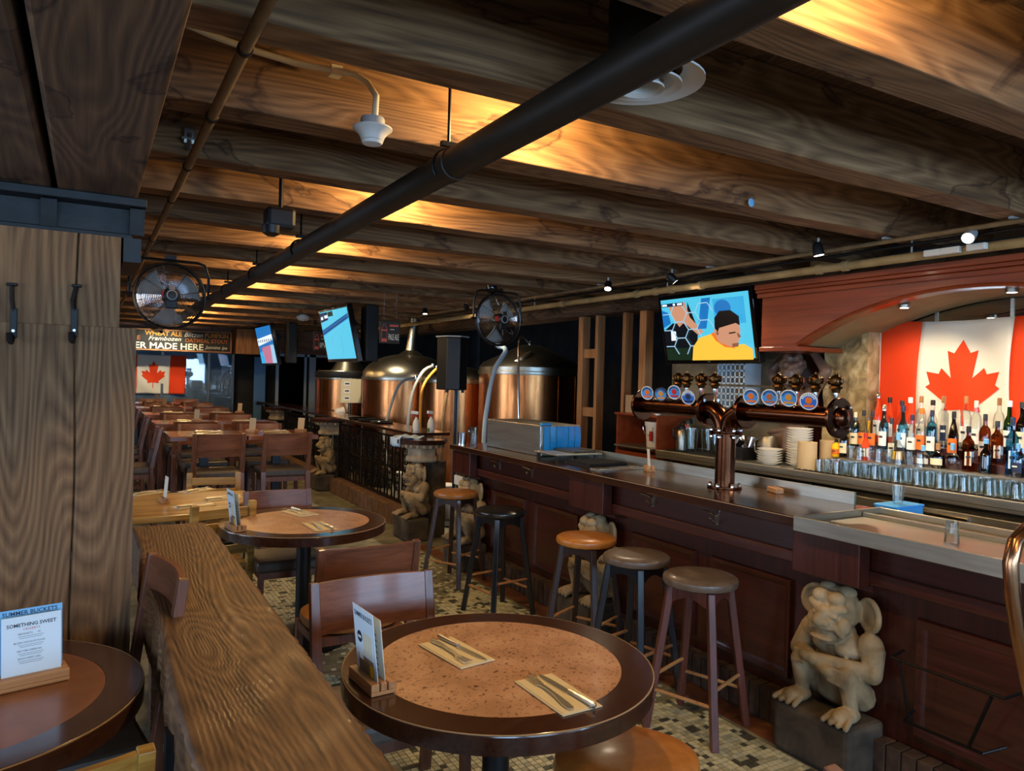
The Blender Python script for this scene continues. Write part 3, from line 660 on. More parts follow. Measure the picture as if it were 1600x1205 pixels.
hm = MB(); hm.ell((0, 0, .03), (.03, .03, .036), None, 16, 10); hm.lathe([(.02, -.03), (.024, -.012), (.034, -.008), (.03, .004)], 16); hm.lathe([(.009, 0), (.009, .012)], 8, (0, 0, .062))
for a in (0, PI/2, PI, 3*PI/2):
    hm.lathe([(.017, 0), (.019, .006), (.015, .01), (0, .009)], 12, (.026*math.cos(a)-.0, 0, .03), 'x') if a == 0 else None
for sx, ax in ((-1, 'x'), (1, 'y'), (-1, 'y')):
    hm.lathe([(.018, sx*.022), (.02, sx*.036), (.014, sx*.04), (0, sx*.038)], 12, (0, 0, .03), ax)
hmm = hm.mesh('diver_helmet', 'bronze'); 
stm = MB().lathe([(.018, -.105), (.014, -.09), (.012, -.03)], 10).mesh('tap_stem', 'chrome')
for k, (px, py) in enumerate(((1060, 592), (1073, 601), (1096, 600), (1117, 600), (1217, 607), (1244, 608), (1274, 608), (1306, 608))):
    q = hx(px, py, 3.30); c = L(tt, *q)
    h_ = link('diver_helmet', hmm, tt, 0, (c.x, c.y, ZP+.155), (0, 0, k*.7)); link('tap_stem', stm, h_)
# ------------------------------------------------------------------ things on the bar top
b = thing('steel_conveyor_oven', 'boxy stainless steel countertop machine with blue plastic film on one side', 'appliance', (3.4, 5.3, CT))
wb(b, 'casing', 'steel', 3.09, 3.47, 4.95, 5.85, CT+.001, 1.335, .006)
fm = MB()
for k in range(6):
    x0 = 3.12+.058*k; fm.sheet(2, 5, lambda u, v: L(b, x0+.056*u, 4.945-.012*math.sin(PI*v)*((k % 3)/2), 1.325-(.185+.01*(k % 2))*v))
fm.build('blue_film', 'blue_film', b, 0).modifiers.new('t', 'SOLIDIFY').thickness = .002
wb(b, 'door_frame', 'chrome', 3.085, 3.105, 4.94, 4.949, CT+.001, 1.33, .003)
MB().bar(L(b, 3.09, 4.95, 1.345), L(b, 3.19, 4.95, 1.345), .03, .02).build('latch', 'blue_film', b, 0, .004)
b = thing('slide_tray', 'flat grey metal tray in front of the steel machine', 'tray', (3.3, 4.7, CT))
wb(b, 'tray', 'steel', 3.02, 3.44, 4.60, 4.93, 1.13, 1.142, .003)
for x, y in ((3.05, 4.63), (3.05, 4.9), (3.4, 4.63), (3.4, 4.9)): wb(b, 'foot', 'steel_dark', x-.012, x+.012, y-.012, y+.012, CT+.0005, 1.129)
wb(b, 'cover_plate', 'steel_dark', 3.2, 3.43, 4.65, 4.92, 1.1425, 1.16, .004)
b = thing('bar_mat', 'black ribbed rubber service mat on the bar top, by the machine', 'mat', (3.2, 4.3, CT))
wb(b, 'mat_base', 'rubber', 3.06, 3.4, 4.24, 4.56, CT+.0005, CT+.012)
for k in range(15): wb(b, 'rib', 'rubber', 3.06, 3.4, 4.245+k*.021, 4.255+k*.021, CT+.0121, CT+.022)
b = thing('drip_grate', 'long narrow steel drip grate lying on the bar top', 'grate', (3.2, 4.1, CT))
wb(b, 'pan', 'steel', 3.0, 3.42, 4.05, 4.15, CT+.0005, CT+.008)
for k in range(20): wb(b, 'slat', 'chrome', 3.005+k*.0205, 3.012+k*.0205, 4.055, 4.145, CT+.0082, CT+.013)
def card_holder(x, y, z, rz, label, cards=(('paper', .13, .17),), w=.13, group=None):
    t = thing('menu_holder', label, 'menu holder', (x, y, z), rz, group)
    mb = MB(); nb = len(cards)
    hd = .04 if w > .15 else .028
    mb.box(-w/2, w/2, -hd, hd, .0005, .012)
    gaps = [-.012, .012] if nb > 1 else [0]
    e = [-hd]+[v for g in gaps for v in (g-.0022, g+.0022)]+[hd]
    for i in range(0, len(e), 2): mb.box(-w/2, w/2, e[i], e[i+1], .012, .036)
    mb.build('wood_base', 'holder_wood', t, 0, .0025)
    for g, (m, cw, ch) in zip(gaps, cards):
        c = MB(); c.box(-cw/2, cw/2, -.0008, .0008, 0, ch); c.build('card', m, t, 0, 0, (0, g, .0125), (-.10 if nb > 1 else -.08, 0, 0))
    return t
q = hz(1008, 738, CT)
card_holder(3.34, 3.93, CT, 1.15, 'small wooden holder with one slim card on the bar, left of the taps', (('paper_warm', .06, .14),), .09)
q = hz(1211, 770, CT)
hb = thing('holder_block', 'empty wooden card block on the bar, right of the taps', 'menu holder', (q.x, q.y, CT), 1.2)
MB().box(-.055, .055, -.024, .024, .0005, .03).build('block', 'holder_wood', hb, 0, .003); MB().box(-.055, .055, -.004, .004, .0301, .031).build('slot', 'black', hb, 0)
# tumbler on the drip tray, another beside the blue sponge box
def tumbler_mesh(r=.030, h=.09, t=.0025, foot=.006):
    mb = MB(); mb.lathe([(r*.8, .0005), (r*.84, h*.3), (r, h), (r-t, h), (r*.84-t, h*.3), (r*.8-t, foot), (0, foot)], 16); return mb.mesh('tumbler', 'glass')
TUM = tumbler_mesh()
def tumbler(x, y, z, label, flip=False, group=None, me=None, name='glass_tumbler', cat='glass'):
    o = link(name, me or TUM, None, 0, (x, y, z+(.0905 if flip else 0)), (PI if flip else 0, 0, random.random()*3)); return tag(o, label, cat, group)
q = hz(1487, 848, 1.066); tumbler(q.x, q.y, 1.0665, 'upturned clear tumbler standing alone on the steel tray', True)
q = hz(1353, 790, 1.10); 
b = thing('blue_caddy', 'small bright blue plastic box behind the steel tray', 'box', (3.60, 2.3, 1.04)); wb(b, 'box', 'blue_box', 3.50, 3.72, 2.24, 2.36, 1.041, 1.10, .004); wb(b, 'lid', 'blue_box', 3.495, 3.725, 2.235, 2.365, 1.1005, 1.112, .004)
tumbler(3.6, 2.3, 1.1125, 'clear tumbler resting on the blue box')
sh = thing('under_bar_sink', 'stainless under-bar sink unit behind the counter', 'sink', (3.6, 3.5, 0)); wb(sh, 'basin', 'steel_dark', 3.49, 3.76, .4, 5.2, 0.001, 1.0); wb(sh, 'deck', 'steel', 3.49, 3.78, .4, 5.2, 1.0005, 1.03, .004)
# copper grab rail at the right edge
pts = [hy(px, py, 1.12) for px, py in ((1660, 812), (1630, 815), (1604, 828), (1586, 848), (1579, 880), (1582, 930), (1591, 990), (1605, 1060), (1622, 1140), (1640, 1230))]
t = thing('copper_rail', 'bent copper grab rail at the right edge of the picture', 'rail', (pts[-1].x, 1.12, 0))
pts = pts+[Vector((pts[-1].x, 1.12, .02))]
MB().tube([p-t.location for p in pts], .021, 16).build('tube', 'rail_copper', t); MB().lathe([(.05, .0008), (.05, .012), (.03, .02)], 20).build('floor_flange', 'rail_copper', t)
MB().tube([pts[0]-t.location, Vector((2.8, 1.12, pts[0].z-.02))-t.location, Vector((2.84, 1.12, 1.08))-t.location], .021, 12).build('tube_return', 'rail_copper', t)
# wire purse rack on the bar front
t = thing('wire_rack', 'black bent wire rack fixed to the bar front beside the gargoyle', 'rack', (3.0, 1.5, .4)); P = lambda px, py, X: hx(px, py, X)-t.location
MB().tube([P(1412, 1017, 3.06), P(1392, 1027, 2.93), P(1570, 1092, 2.93), P(1612, 1078, 3.06)], .006, 6).build('top_wire', 'iron', t)
MB().tube([P(1428, 1110, 3.06), P(1412, 1126, 2.99), P(1536, 1178, 2.99), P(1572, 1168, 3.06)], .006, 6).build('bottom_wire', 'iron', t)
MB().tube([P(1405, 1034, 2.93), P(1421, 1128, 2.99)], .005, 6).build('stay', 'iron', t); MB().tube([P(1549, 1090, 2.93), P(1513, 1168, 2.99)], .007, 6).build('stay', 'iron', t)
# ------------------------------------------------------------------ back bar
BT = 1.10
ORD = ['topmost', 'second from top', 'third from top', 'fourth from top', 'fifth from top', 'sixth from top', 'seventh from top', 'eighth from top', 'ninth from top', 'tenth from top', 'eleventh from top', 'twelfth from top', 'thirteenth from top', 'fourteenth from top', 'lowest']
for k, (a, b) in enumerate(((.45, 1.10), (1.12, 1.90), (1.92, 2.68), (2.70, 3.46), (3.48, 4.28))):
    t = thing('back_bar_cooler', ['steel under-counter cooler at the far right', 'steel under-counter cooler right of the one behind the lone tumbler', 'steel under-counter cooler behind the lone tumbler',
        'steel under-counter cooler below the massed tumblers', 'steel under-counter cooler nearest the tap column'][k], 'cooler', (4.7, (a+b)/2, 0))
    wb(t, 'cabinet', 'steel_dark', 4.44, 5.1, a, b, 0.001, 1.03)
    wb(t, 'door', 'steel', 4.41, 4.438, a+.02, b-.02, .08, .985, .003); wb(t, 'door_handle', 'chrome', 4.385, 4.409, b-.3, b-.04, .93, .965, .004)
    wb(t, 'kick_plate', 'steel_dark', 4.43, 4.439, a, b, .001, .07)
t = thing('back_bar_counter', 'long stainless steel back counter carrying glasses and bottles', 'counter', (4.7, 2.8, 1.03))
wb(t, 'counter_sheet', 'steel', 4.40, 5.13, .4, 5.1, 1.05, BT, .004); wb(t, 'front_fascia', 'steel', 4.40, 4.43, .4, 5.1, 1.031, 1.0495)
for y in (5.0, 4.4): wb(t, 'support_leg', 'steel_dark', 4.5, 4.55, y-.025, y+.025, .001, 1.03)
t = thing('rubber_bar_mat', 'narrow black rubber mat under the massed tumblers', 'mat', (4.5, 2.6, BT)); wb(t, 'mat', 'rubber', 4.415, 4.44, 1.3, 3.62, BT+.0005, BT+.006)
for k in range(50): wb(t, 'stud', 'rubber', 4.418, 4.437, 1.31+k*.046, 1.33+k*.046, BT+.0061, BT+.01)
t = thing('rubber_bar_mat', 'black rubber mat under the coffee flasks', 'mat', (4.6, 4.6, BT)); wb(t, 'mat', 'rubber', 4.45, 4.8, 4.25, 5.02, BT+.0005, BT+.008)
rs = thing('bottle_riser', 'stepped brown riser shelf under the liquor bottles', 'shelf', (4.9, 2.4, BT))
wb(rs, 'step', 'steel', 4.66, 4.80, 1.2, 3.40, BT+.0005, 1.19, .003); wb(rs, 'step', 'bar_wood_y', 4.801, 4.925, 1.2, 3.40, BT+.0005, 1.25, .003); wb(rs, 'step', 'bar_wood_y', 4.926, 5.04, 1.2, 3.40, BT+.0005, 1.31, .003)
wb(rs, 'glass_top', 'steel', 4.655, 4.80, 1.2, 3.0, 1.1902, 1.1945)
# bottles
def bottle(px, py, row, kind, body, cap, lab, label, r=None):
    X = (4.762, 4.868, 4.985)[row]; zb = (1.1948, 1.2503, 1.3103)[row]; q = hx(px, py, X); h = q.z-zb; y = q.y
    if px < 1360 and row == 0: zb = 1.1905; h = q.z-zb
    r = r or .032
    if kind == 'wine': pr = [(r*.9, 0), (r, .004), (r, h*.52), (r*.9, h*.6), (r*.42, h*.72), (r*.36, h*.9), (r*.4, h*.905), (r*.4, h*.92)]
    elif kind == 'spirit': pr = [(r*.92, 0), (r, .005), (r*1.02, h*.62), (r*.85, h*.7), (r*.38, h*.77), (r*.34, h*.9)]
    elif kind == 'squat': pr = [(r*.95, 0), (r*1.15, .01), (r*1.3, h*.3), (r*1.15, h*.52), (r*.5, h*.66), (r*.36, h*.72), (r*.36, h*.82)]
    elif kind == 'taper': pr = [(r*1.0, 0), (r*1.05, .01), (r*.9, h*.5), (r*.6, h*.68), (r*.36, h*.78), (r*.34, h*.9)]
    else: pr = [(r, 0), (r, h*.66), (r*.5, h*.74), (r*.36, h*.8), (r*.36, h*.9)]
    hn = pr[-1][1]; nn = 4 if kind == 'square' else 18
    t = thing('liquor_bottle', label, 'bottle', (X, y, zb), .5 if kind == 'square' else random.random()*.2)
    MB().lathe(pr, nn).build('glass_body', body, t, 30)
    fill = {'glass': None, 'glass_green': None, 'glass_blue': None, 'glass_amber': 'spirit_amber'}.get(body)
    rc = pr[-1][0]*1.18
    MB().lathe([(rc, hn-.012), (rc, h*.985), (rc*.8, h)], 12).build('cap', cap, t)
    if lab:
        z0, z1 = h*.14, h*(.44 if kind != 'squat' else .4); rr = max(p_[0] for p_ in pr if p_[1] <= z1*1.01)*1.02
        mb = MB(); n = 12
        if nn == 4: mb.box(-rr*.74, -rr*.70, -rr*.55, rr*.55, z0, z1)
        else:
            v = [(-rr*math.cos(a), rr*math.sin(a), z) for z in (z0, z1) for a in [(-1.1+2.2*i/n) for i in range(n+1)]]
            mb.add(v, [(i, n+1+i, n+2+i, i+1) for i in range(n)])
        lo = mb.build('paper_label', lab, t)
        if kind != 'squat': mb = MB(); mb.box(-rr*1.03, -rr*1.012, -rr*.4, rr*.4, z0+(z1-z0)*.55, z0+(z1-z0)*.7); mb.build('label_print', 'ink' if lab not in ('ink', 'navy') else 'white_letter', lo, 0)
    return t
B = [(1307, 686, 0, 'spirit', 'yellow', 'black', 'orange', 'yellow-wrapped bottle at the left end of the bottles'),
 (1320, 664, 0, 'wine', 'glass_dark', 'blue_box', 'cream', 'dark cream-liqueur bottle just right of the yellow one'),
 (1337, 644, 1, 'spirit', 'glass_green', 'cream', 'cream', 'green-necked bottle with a broad cream label near the left end'),
 (1353, 677, 0, 'taper', 'spirit_red', 'red', 'white', 'small bright red bottle in front, near the left end'),
 (1344, 615, 2, 'spirit', 'glass', 'black', 'yellow', 'clear bottle with a yellow-striped neck before the mirror strip'),
 (1357, 616, 2, 'spirit', 'glass', 'black', 'yellow', 'second clear bottle with yellow-striped neck, touching the flag'),
 (1350, 641, 1, 'taper', 'glass', 'ink', 'orange', 'clear bottle with an orange neck band, left of the red pourer bottle'),
 (1364, 642, 1, 'taper', 'glass', 'ink', 'orange', 'slimmer clear bottle with orange neck band in front of the flag edge'),
 (1373, 613, 2, 'wine', 'spirit_red', 'chrome', 'white', 'red liqueur bottle with a steel pourer at the flag edge'),
 (1382, 633, 1, 'wine', 'glass_blue', 'chrome', 'white', 'pale blue bottle with pourer, second in front of the red flag bar'),
 (1391, 621, 2, 'wine', 'spirit_red', 'black', 'white', 'orange-red bottle with a black cap before the red flag bar'),
 (1394, 653, 0, 'square', 'glass', 'ink', 'cream', 'clear square bottle with a pale green-cream label'),
 (1404, 676, 0, 'squat', 'glass', 'sky_blue', 'yellow', 'short clear bottle with a lemon-yellow label'),
 (1410, 626, 2, 'wine', 'glass', 'ink', 'white', 'clear tall bottle with a dark cap near the white part of the flag'),
 (1412, 634, 1, 'wine', 'glass_blue', 'navy', 'paper', 'frosted pale bottle with a navy capsule'),
 (1423, 621, 2, 'wine', 'spirit_red', 'white', 'white', 'red bottle with a white cap at the edge of the white flag field'),
 (1426, 648, 1, 'spirit', 'glass', 'navy', 'white', 'clear bottle with a tall white label in the middle row'),
 (1440, 619, 2, 'spirit', 'glass', 'stud', 'paper_warm', 'tall clear bottle with a cork, left of the maple leaf'),
 (1441, 638, 1, 'wine', 'glass', 'orange', 'orange', 'clear bottle with an orange fruit label below the maple leaf edge'),
 (1458, 625, 2, 'wine', 'glass', 'black', 'ink', 'clear bottle with a black cap below the left lobe of the leaf'),
 (1457, 641, 1, 'spirit', 'glass_blue', 'navy', 'white', 'clear bottle with a blue and white label, middle row'),
 (1443, 696, 0, 'squat', 'glass', 'sky_blue', 'white', 'squat clear tequila bottle with a pale blue stopper'),
 (1466, 693, 0, 'squat', 'glass_dark', 'stud', 'cream', 'squat dark brown tequila bottle beside the clear one'),
 (1475, 619, 2, 'square', 'glass', 'stud', 'navy', 'broad clear bottle with a slanted navy label before the leaf'),
 (1491, 643, 1, 'taper', 'glass_dark', 'black', 'orange', 'almost black bottle below the leaf stem'),
 (1489, 693, 0, 'squat', 'glass', 'sky_blue', None, 'squat clear unlabelled bottle right of the dark tequila'),
 (1510, 619, 2, 'spirit', 'glass', 'stud', 'white', 'clear corked bottle right of the leaf stem'),
 (1514, 666, 0, 'square', 'glass_amber', 'black', 'cream', 'square amber bottle with a black cap'),
 (1526, 626, 2, 'spirit', 'glass', 'paper_warm', 'white', 'clear bottle with a pale cap under the right lobe of the leaf'),
 (1540, 647, 1, 'spirit', 'glass_amber', 'ink', 'paper_warm', 'amber bottle in the middle row, below the right lobe of the leaf'),
 (1541, 686, 0, 'wine', 'glass_dark', 'sky_blue', None, 'dark wine-shaped bottle with a light blue cap in front'),
 (1562, 622, 2, 'spirit', 'glass', 'stud', 'cream', 'clear corked bottle at the right of the white flag field'),
 (1559, 658, 1, 'square', 'glass_amber', 'ink', 'cream', 'square whisky bottle half full of amber'),
 (1578, 626, 2, 'wine', 'glass_green', 'white', 'white', 'bright green gin bottle by the right red flag bar'),
 (1583, 652, 0, 'square', 'glass_blue', 'navy', 'paper', 'tall square pale blue gin bottle'),
 (1598, 628, 2, 'wine', 'glass_dark', 'ink', 'cream', 'dark red bottle at the right edge of the picture'),
 (1591, 693, 0, 'spirit', 'glass_blue', 'sky_blue', 'navy', 'small blue bottle with a violet label, far right')]
for a in B: bottle(*a[:7], a[7])
# massed glasses
random.seed(11)
for j in range(3):
    for i in range(21):
        tumbler(4.478+.062*j, 3.455-.071*i, BT+.0005, ('small clear tumbler in the front row on the back counter', 'small clear tumbler in the middle row on the back counter', 'small clear tumbler in the rear row on the back counter')[j], i % 2 == 0, ('front tumbler row', 'middle tumbler row', 'rear tumbler row')[j])
for i in range(8): tumbler(4.688, 3.36-.072*i, 1.1948, 'small clear tumbler on the shelf edge under the bottles', i % 2 == 1, 'tumblers on the shelf edge')
gb = MB(); gb.lathe([(.03, .0005), (.03, .004), (.006, .01), (.005, .05), (.022, .06), (.042, .085), (.044, .115), (.036, .15), (.034, .15), (.042, .115), (.04, .087), (.02, .063), (0, .06)], 16); GOB = gb.mesh('goblet', 'glass')
for i in range(5):
    for j in range(2): tumbler(4.50+.098*j, 1.94-.092*i+.02*j, BT+.0005, 'round stemmed glass in the cluster right of the tumblers', False, 'stemmed glasses on the back counter', GOB, 'stemmed_glass')
pn = MB(); pn.lathe([(.032, .0005), (.028, .01), (.03, .02), (.036, .15), (.0385, .165), (.036, .165), (.0335, .15), (.0275, .02), (0, .015)], 12); PINT = pn.mesh('sundae_glass', 'glass')
q = hz(1570, 772, BT); tumbler(4.44, 1.50, BT+.0005, 'tall flared glass standing at the front edge, far right', False, None, PINT, 'tall_glass')
tumbler(4.45, 1.37, BT+.0005, 'clear tumbler at the extreme right of the back counter')
# flasks, pitchers, crockery
def flask(px, py, h, r, label, red=False):
    q = Vector((4.70, 5.01, 0)) if not red else Vector((4.55, 4.93, 0)); t = thing('coffee_flask', label, 'flask', (q.x, q.y, BT+.0085), 2.6)
    MB().lathe([(r, .001), (r, h*.55), (r*.8, h*.78), (r*.62, h*.84)], 20).build('steel_body', 'tank_steel', t); MB().lathe([(r*.66, h*.841), (r*.66, h*.93), (r*.4, h), (0, h)], 16).build('lid', 'black', t)
    MB().tube([(r*.7, 0, h*.9), (r*1.5, 0, h*.86), (r*1.55, 0, h*.55), (r*.98, 0, h*.4)], .01, 8).build('handle', 'black', t)
    MB().bar((-r*.5, 0, h*.93), (-r*1.0, 0, h*.97), .03, .02).build('spout', 'red' if red else 'black', t, 0); return t
flask(1066, 700, .27, .055, 'tall brushed steel coffee flask on the back counter, left one'); flask(1086, 708, .22, .05, 'shorter steel coffee flask with a red spout', True)
def pitcher(x, y, label, flip):
    t = thing('glass_pitcher', label, 'pitcher', (x, y, BT+.0005 if y < 4.2 else BT+.0085), 1.0)
    MB().lathe([(.045, .0005), (.048, .02), (.058, .2), (.055, .2), (.045, .02), (0, .015)], 18).build('jug', 'glass', t); MB().tube([(.054, 0, .17), (.095, 0, .16), (.095, 0, .07), (.05, 0, .05)], .008, 8).build('handle', 'glass', t)
for k in range(3): pitcher(4.54+.05*(k % 2), 4.80-.145*k, ['clear glass pitcher beside the red-spouted flask', 'clear glass pitcher in the middle of three', 'clear glass pitcher nearest the tap column'][k], False)
t = thing('garnish_caddy', 'black plastic caddy with red lettering, full of steel cups', 'caddy', (4.62, 4.32, BT), 0)
cd = MB(); cd.box(-.13, -.12, -.15, .15, .001, .1); cd.box(.12, .13, -.15, .15, .001, .1); cd.box(-.12, .12, -.15, -.14, .001, .1); cd.box(-.12, .12, .14, .15, .001, .1); cd.box(-.12, .12, -.14, .14, .001, .01); cd.build('box', 'black', t, 0)
MB().box(-.1325, -.1305, -.075, .075, .035, .075).build('name_plate', 'red', t, 0); text('SMIRNOFF', .13, .022, 'black', t, frame4((-.1332, 0, .055), (0, -1, 0), (0, 0, 1)))
for k, (a, b_, c_) in enumerate(((-.03, .06, .5), (.03, -.02, -.4), (.0, -.09, .2))):
    t2 = thing('shaker_cup', ['steel shaker cup leaning in the caddy, left', 'steel shaker cup leaning in the caddy, middle', 'steel shaker cup leaning in the caddy, right'][k], 'cup', (4.62+a, 4.32+b_, BT+.03)); t2.rotation_euler = (c_, .2, 0)
    MB().lathe([(.03, .0), (.032, .01), (.042, .15), (.039, .15), (.03, .012), (0, .012)], 18).build('cup', 'chrome', t2); 
t = thing('steel_jug', 'tapering brushed steel milk jug left of the plates', 'jug', (4.66, 4.06, BT), 2.4); MB().lathe([(.075, .001), (.078, .02), (.055, .19), (.05, .2), (.047, .2), (.07, .02), (0, .015)], 20).build('body', 'tank_steel', t); MB().tube([(.055, 0, .18), (.11, 0, .16), (.105, 0, .08), (.07, 0, .05)], .009, 8).build('handle', 'chrome', t)
plp = MB(); plp.lathe([(.055, .0003), (.057, .004), (.094, .0225), (.0955, .026), (.092, .026), (.055, .0085), (0, .0075)], 28); PLATE = plp.mesh('plate', 'porcelain')
for i in range(15): tag(link('side_plate', PLATE, None, 0, (4.62, 3.74, BT+.0005+i*.0185)), ORD[14-i]+' plate of the tall white stack beside the paper roll' if i else 'bottom plate of the tall white stack beside the paper roll', 'plate', 'plates of the tall stack')
for i in range(6): tag(link('side_plate', PLATE, None, 0, (4.50, 3.91, BT+.0005+i*.0185)), ORD[5-i]+' plate of the low white stack at the counter edge', 'plate', 'plates of the low stack')
def roll(x, y, r, h, label, n=2):
    t = thing('paper_roll', label, 'paper roll', (x, y, BT)); MB().lathe([(r*.35, .001), (r, .001), (r, h), (r*.35, h), (r*.35, .001)], 28, cap=False).build('sheet_roll', 'kraft', t); MB().lathe([(r*.33, .001), (r*.33, h-.002), (r*.3, h-.002), (r*.3, .001)], 16, cap=False).build('core', 'cardboard', t)
roll(4.49, 3.565, .066, .2, 'brown paper towel roll in front of the tall plate stack'); roll(4.80, 3.62, .066, .2, 'brown paper towel roll behind, right of the plates')
# ------------------------------------------------------------------ arch over the back bar
t = thing('bar_arch', 'polished mahogany arched canopy with stepped cornice over the back bar', 'arch', (4.6, 2.46, 2.0)); XA = 4.45
c_y, hs, rise, zs = 2.46, 1.19, .31, 1.99; Rr = (hs*hs+rise*rise)/(2*rise); zc = zs+rise-Rr; a0 = math.asin(hs/Rr)
arc = [(c_y+Rr*math.sin(-a0+2*a0*i/32), zc+Rr*math.cos(-a0+2*a0*i/32)) for i in range(33)]
ol = [(c_y-1.52, 1.97), (c_y-1.52, 2.40), (c_y+1.52, 2.40), (c_y+1.52, 1.97)]+[(y, z) for y, z in arc[::-1]]
fp = MB(); top = 2.40
for i in range(32):
    (ya, za), (yb, zb_) = arc[i], arc[i+1]
    for X, fl in ((XA, 0), (XA+.06, 1)):
        f = [(X, ya, za), (X, yb, zb_), (X, yb, top), (X, ya, top)]; fp.add([L(t, *p) for p in f], [(0, 3, 2, 1) if fl else (0, 1, 2, 3)])
for s in (-1, 1):
    ya, yb = sorted((c_y+s*hs, c_y+s*1.52)); fp.add([], []); q = t.location; fp.box(XA-q.x, XA+.06-q.x, ya-q.y, yb-q.y, zs-q.z, top-q.z)
fp.build('front_board', 'arch_wood', t, 0)
sf = MB()
for i in range(32):
    (ya, za), (yb, zb_) = arc[i], arc[i+1]; sf.add([L(t, *p) for p in ((XA, ya, za), (XA, yb, zb_), (XA+.11, yb, zb_), (XA+.11, ya, za))], [(0, 1, 2, 3)])
sf.build('soffit_edge', 'arch_wood', t, 40); sf = MB()
for i in range(32):
    (ya, za), (yb, zb_) = arc[i], arc[i+1]; sf.add([L(t, *p) for p in ((XA+.11, ya, za+.006), (XA+.11, yb, zb_+.006), (5.12, yb, zb_+.006), (5.12, ya, za+.006))], [(0, 1, 2, 3)])
sf.build('soffit', 'soffit_paint', t, 40)
MB().tube([L(t, XA-.004, y, z+.012) for y, z in arc], .012, 6).build('arch_bead', 'arch_wood', t)
for k, (dx, z0, z1) in enumerate(((.03, 2.36, 2.395), (.045, 2.396, 2.42), (.06, 2.421, 2.46))): wb(t, 'cornice', 'arch_wood', XA-dx, XA+.0+.06, c_y-1.54, c_y+1.55, z0 if k else 2.405, z1 if k else 2.412, .004) if k else wb(t, 'cornice', 'arch_wood', XA-dx, XA-.001, c_y-1.54, c_y+1.55, z0, z1, .006)
for s in (-1, 1): ya, yb = sorted((c_y+s*(hs-.02), c_y+s*1.53)); wb(t, 'spring_block', 'arch_wood', XA-.012, 5.1, ya, yb, 1.955, 1.989, .004)
wb(t, 'end_cheek', 'arch_wood', XA+.061, 5.1, c_y+1.46, c_y+1.52, 1.99, 2.40)
t = thing('caryatid_statue', 'dark carved caryatid with folded raised arms holding up the arch', 'statue', (4.87, 4.0, 1.221)); o = link('figure', CARY, t); o.scale = (.9, 1.04, 1.02)
MB().box(-.12, .12, -.1, .1, -.12, -.0).build('pedestal', 'plinth_stone', t, 0); wb(t, 'back_board', 'bar_wood', 5.03, 5.09, 3.79, 4.2, 1.11, 1.95)
# ------------------------------------------------------------------ flags
LEAF = [(0, 1), (.07, .87), (.1, .80), (.17, .83), (.165, .76), (.12, .54), (.2, .63), (.23, .64), (.255, .58), (.37, .61), (.33, .49), (.335, .46), (.39, .43), (.17, .25), (.165, .22), (.185, .15), (.02, .18), (.012, .0)]
LEAF = [(.0, 1.0), (.085, .845), (.165, .875), (.118, .56), (.235, .675), (.265, .605), (.40, .63), (.355, .485), (.40, .45), (.185, .265), (.205, .185), (.014, .205), (.014, 0)]
def flag(name, label, W, H, place, wob, leaf_h, rod=None):
    """place(u, v): u 0..1 along the length, v 0..1 upwards"""
    t = thing(name, label, 'flag', place(.5, 0, 0))
    O = t.location
    def cloth(u0, u1, nm, m, n):
        o = MB().sheet(n, 24, lambda u, v: place(u0+(u1-u0)*u, v, wob(u0+(u1-u0)*u, v))-O).build(nm, m, t); md = o.modifiers.new('s', 'SOLIDIFY'); md.thickness = .003; return o
    cloth(0, .25, 'red_bar', 'flag_red', 10); cloth(.25, .75, 'white_field', 'flag_white', 20); cloth(.75, 1, 'red_bar', 'flag_red', 10)
    pts = LEAF+[(-x, y) for x, y in LEAF[::-1][:-1]] if True else 0
    # the leaf as a fine grid of cloth cells clipped to its outline
    mb = MB(); s = leaf_h; v0 = .5-s/2*1.02; asp = W/H
    import bmesh
    bm = bmesh.new(); vs = [bm.verts.new((x*s/asp+.5, v0+y*s, 0)) for x, y in pts]; bm.faces.new(vs)
    bmesh.ops.triangulate(bm, faces=bm.faces[:]); bmesh.ops.subdivide_edges(bm, edges=bm.edges[:], cuts=3, use_grid_fill=True)
    for v in bm.verts:
        u_, v_ = v.co.x, v.co.y; p = place(u_, v_, wob(u_, v_)+.004)-O; v.co = p
    me = bpy.data.meshes.new('maple_leaf'); bm.to_mesh(me); bm.free(); me.materials.append(MATS['flag_red']); link('maple_leaf', me, t); return t
FY0 = 3.43
big = flag('canadian_flag', 'large red and white maple leaf flag behind the liquor bottles', 1.23, .88, lambda u, v, d=0: Vector((5.118-d, FY0-1.23*u+.02*math.sin(3*v), 1.32+.88*v-.03*math.sin(PI*u)*v*v)), lambda u, v: .024+.012*math.sin(u*9+v*2)+.008*math.sin(u*23+v*5), .70)
MB().box(-.005, .0, .615, .65, -.0, .88).build('hoist_band', 'flag_white', big, 0, 0, (-.035, -.012, 0))
flag('canadian_flag', 'smaller maple leaf flag hanging on the glass at the far end', 1.24, .80, lambda u, v, d=0: Vector((.52+1.24*u-.03*(1-v)*u, 16.95-d, 1.19+.80*v)), lambda u, v: .02+.02*math.sin(u*8-v*5)+.015*math.sin(u*15+v*9), .70)
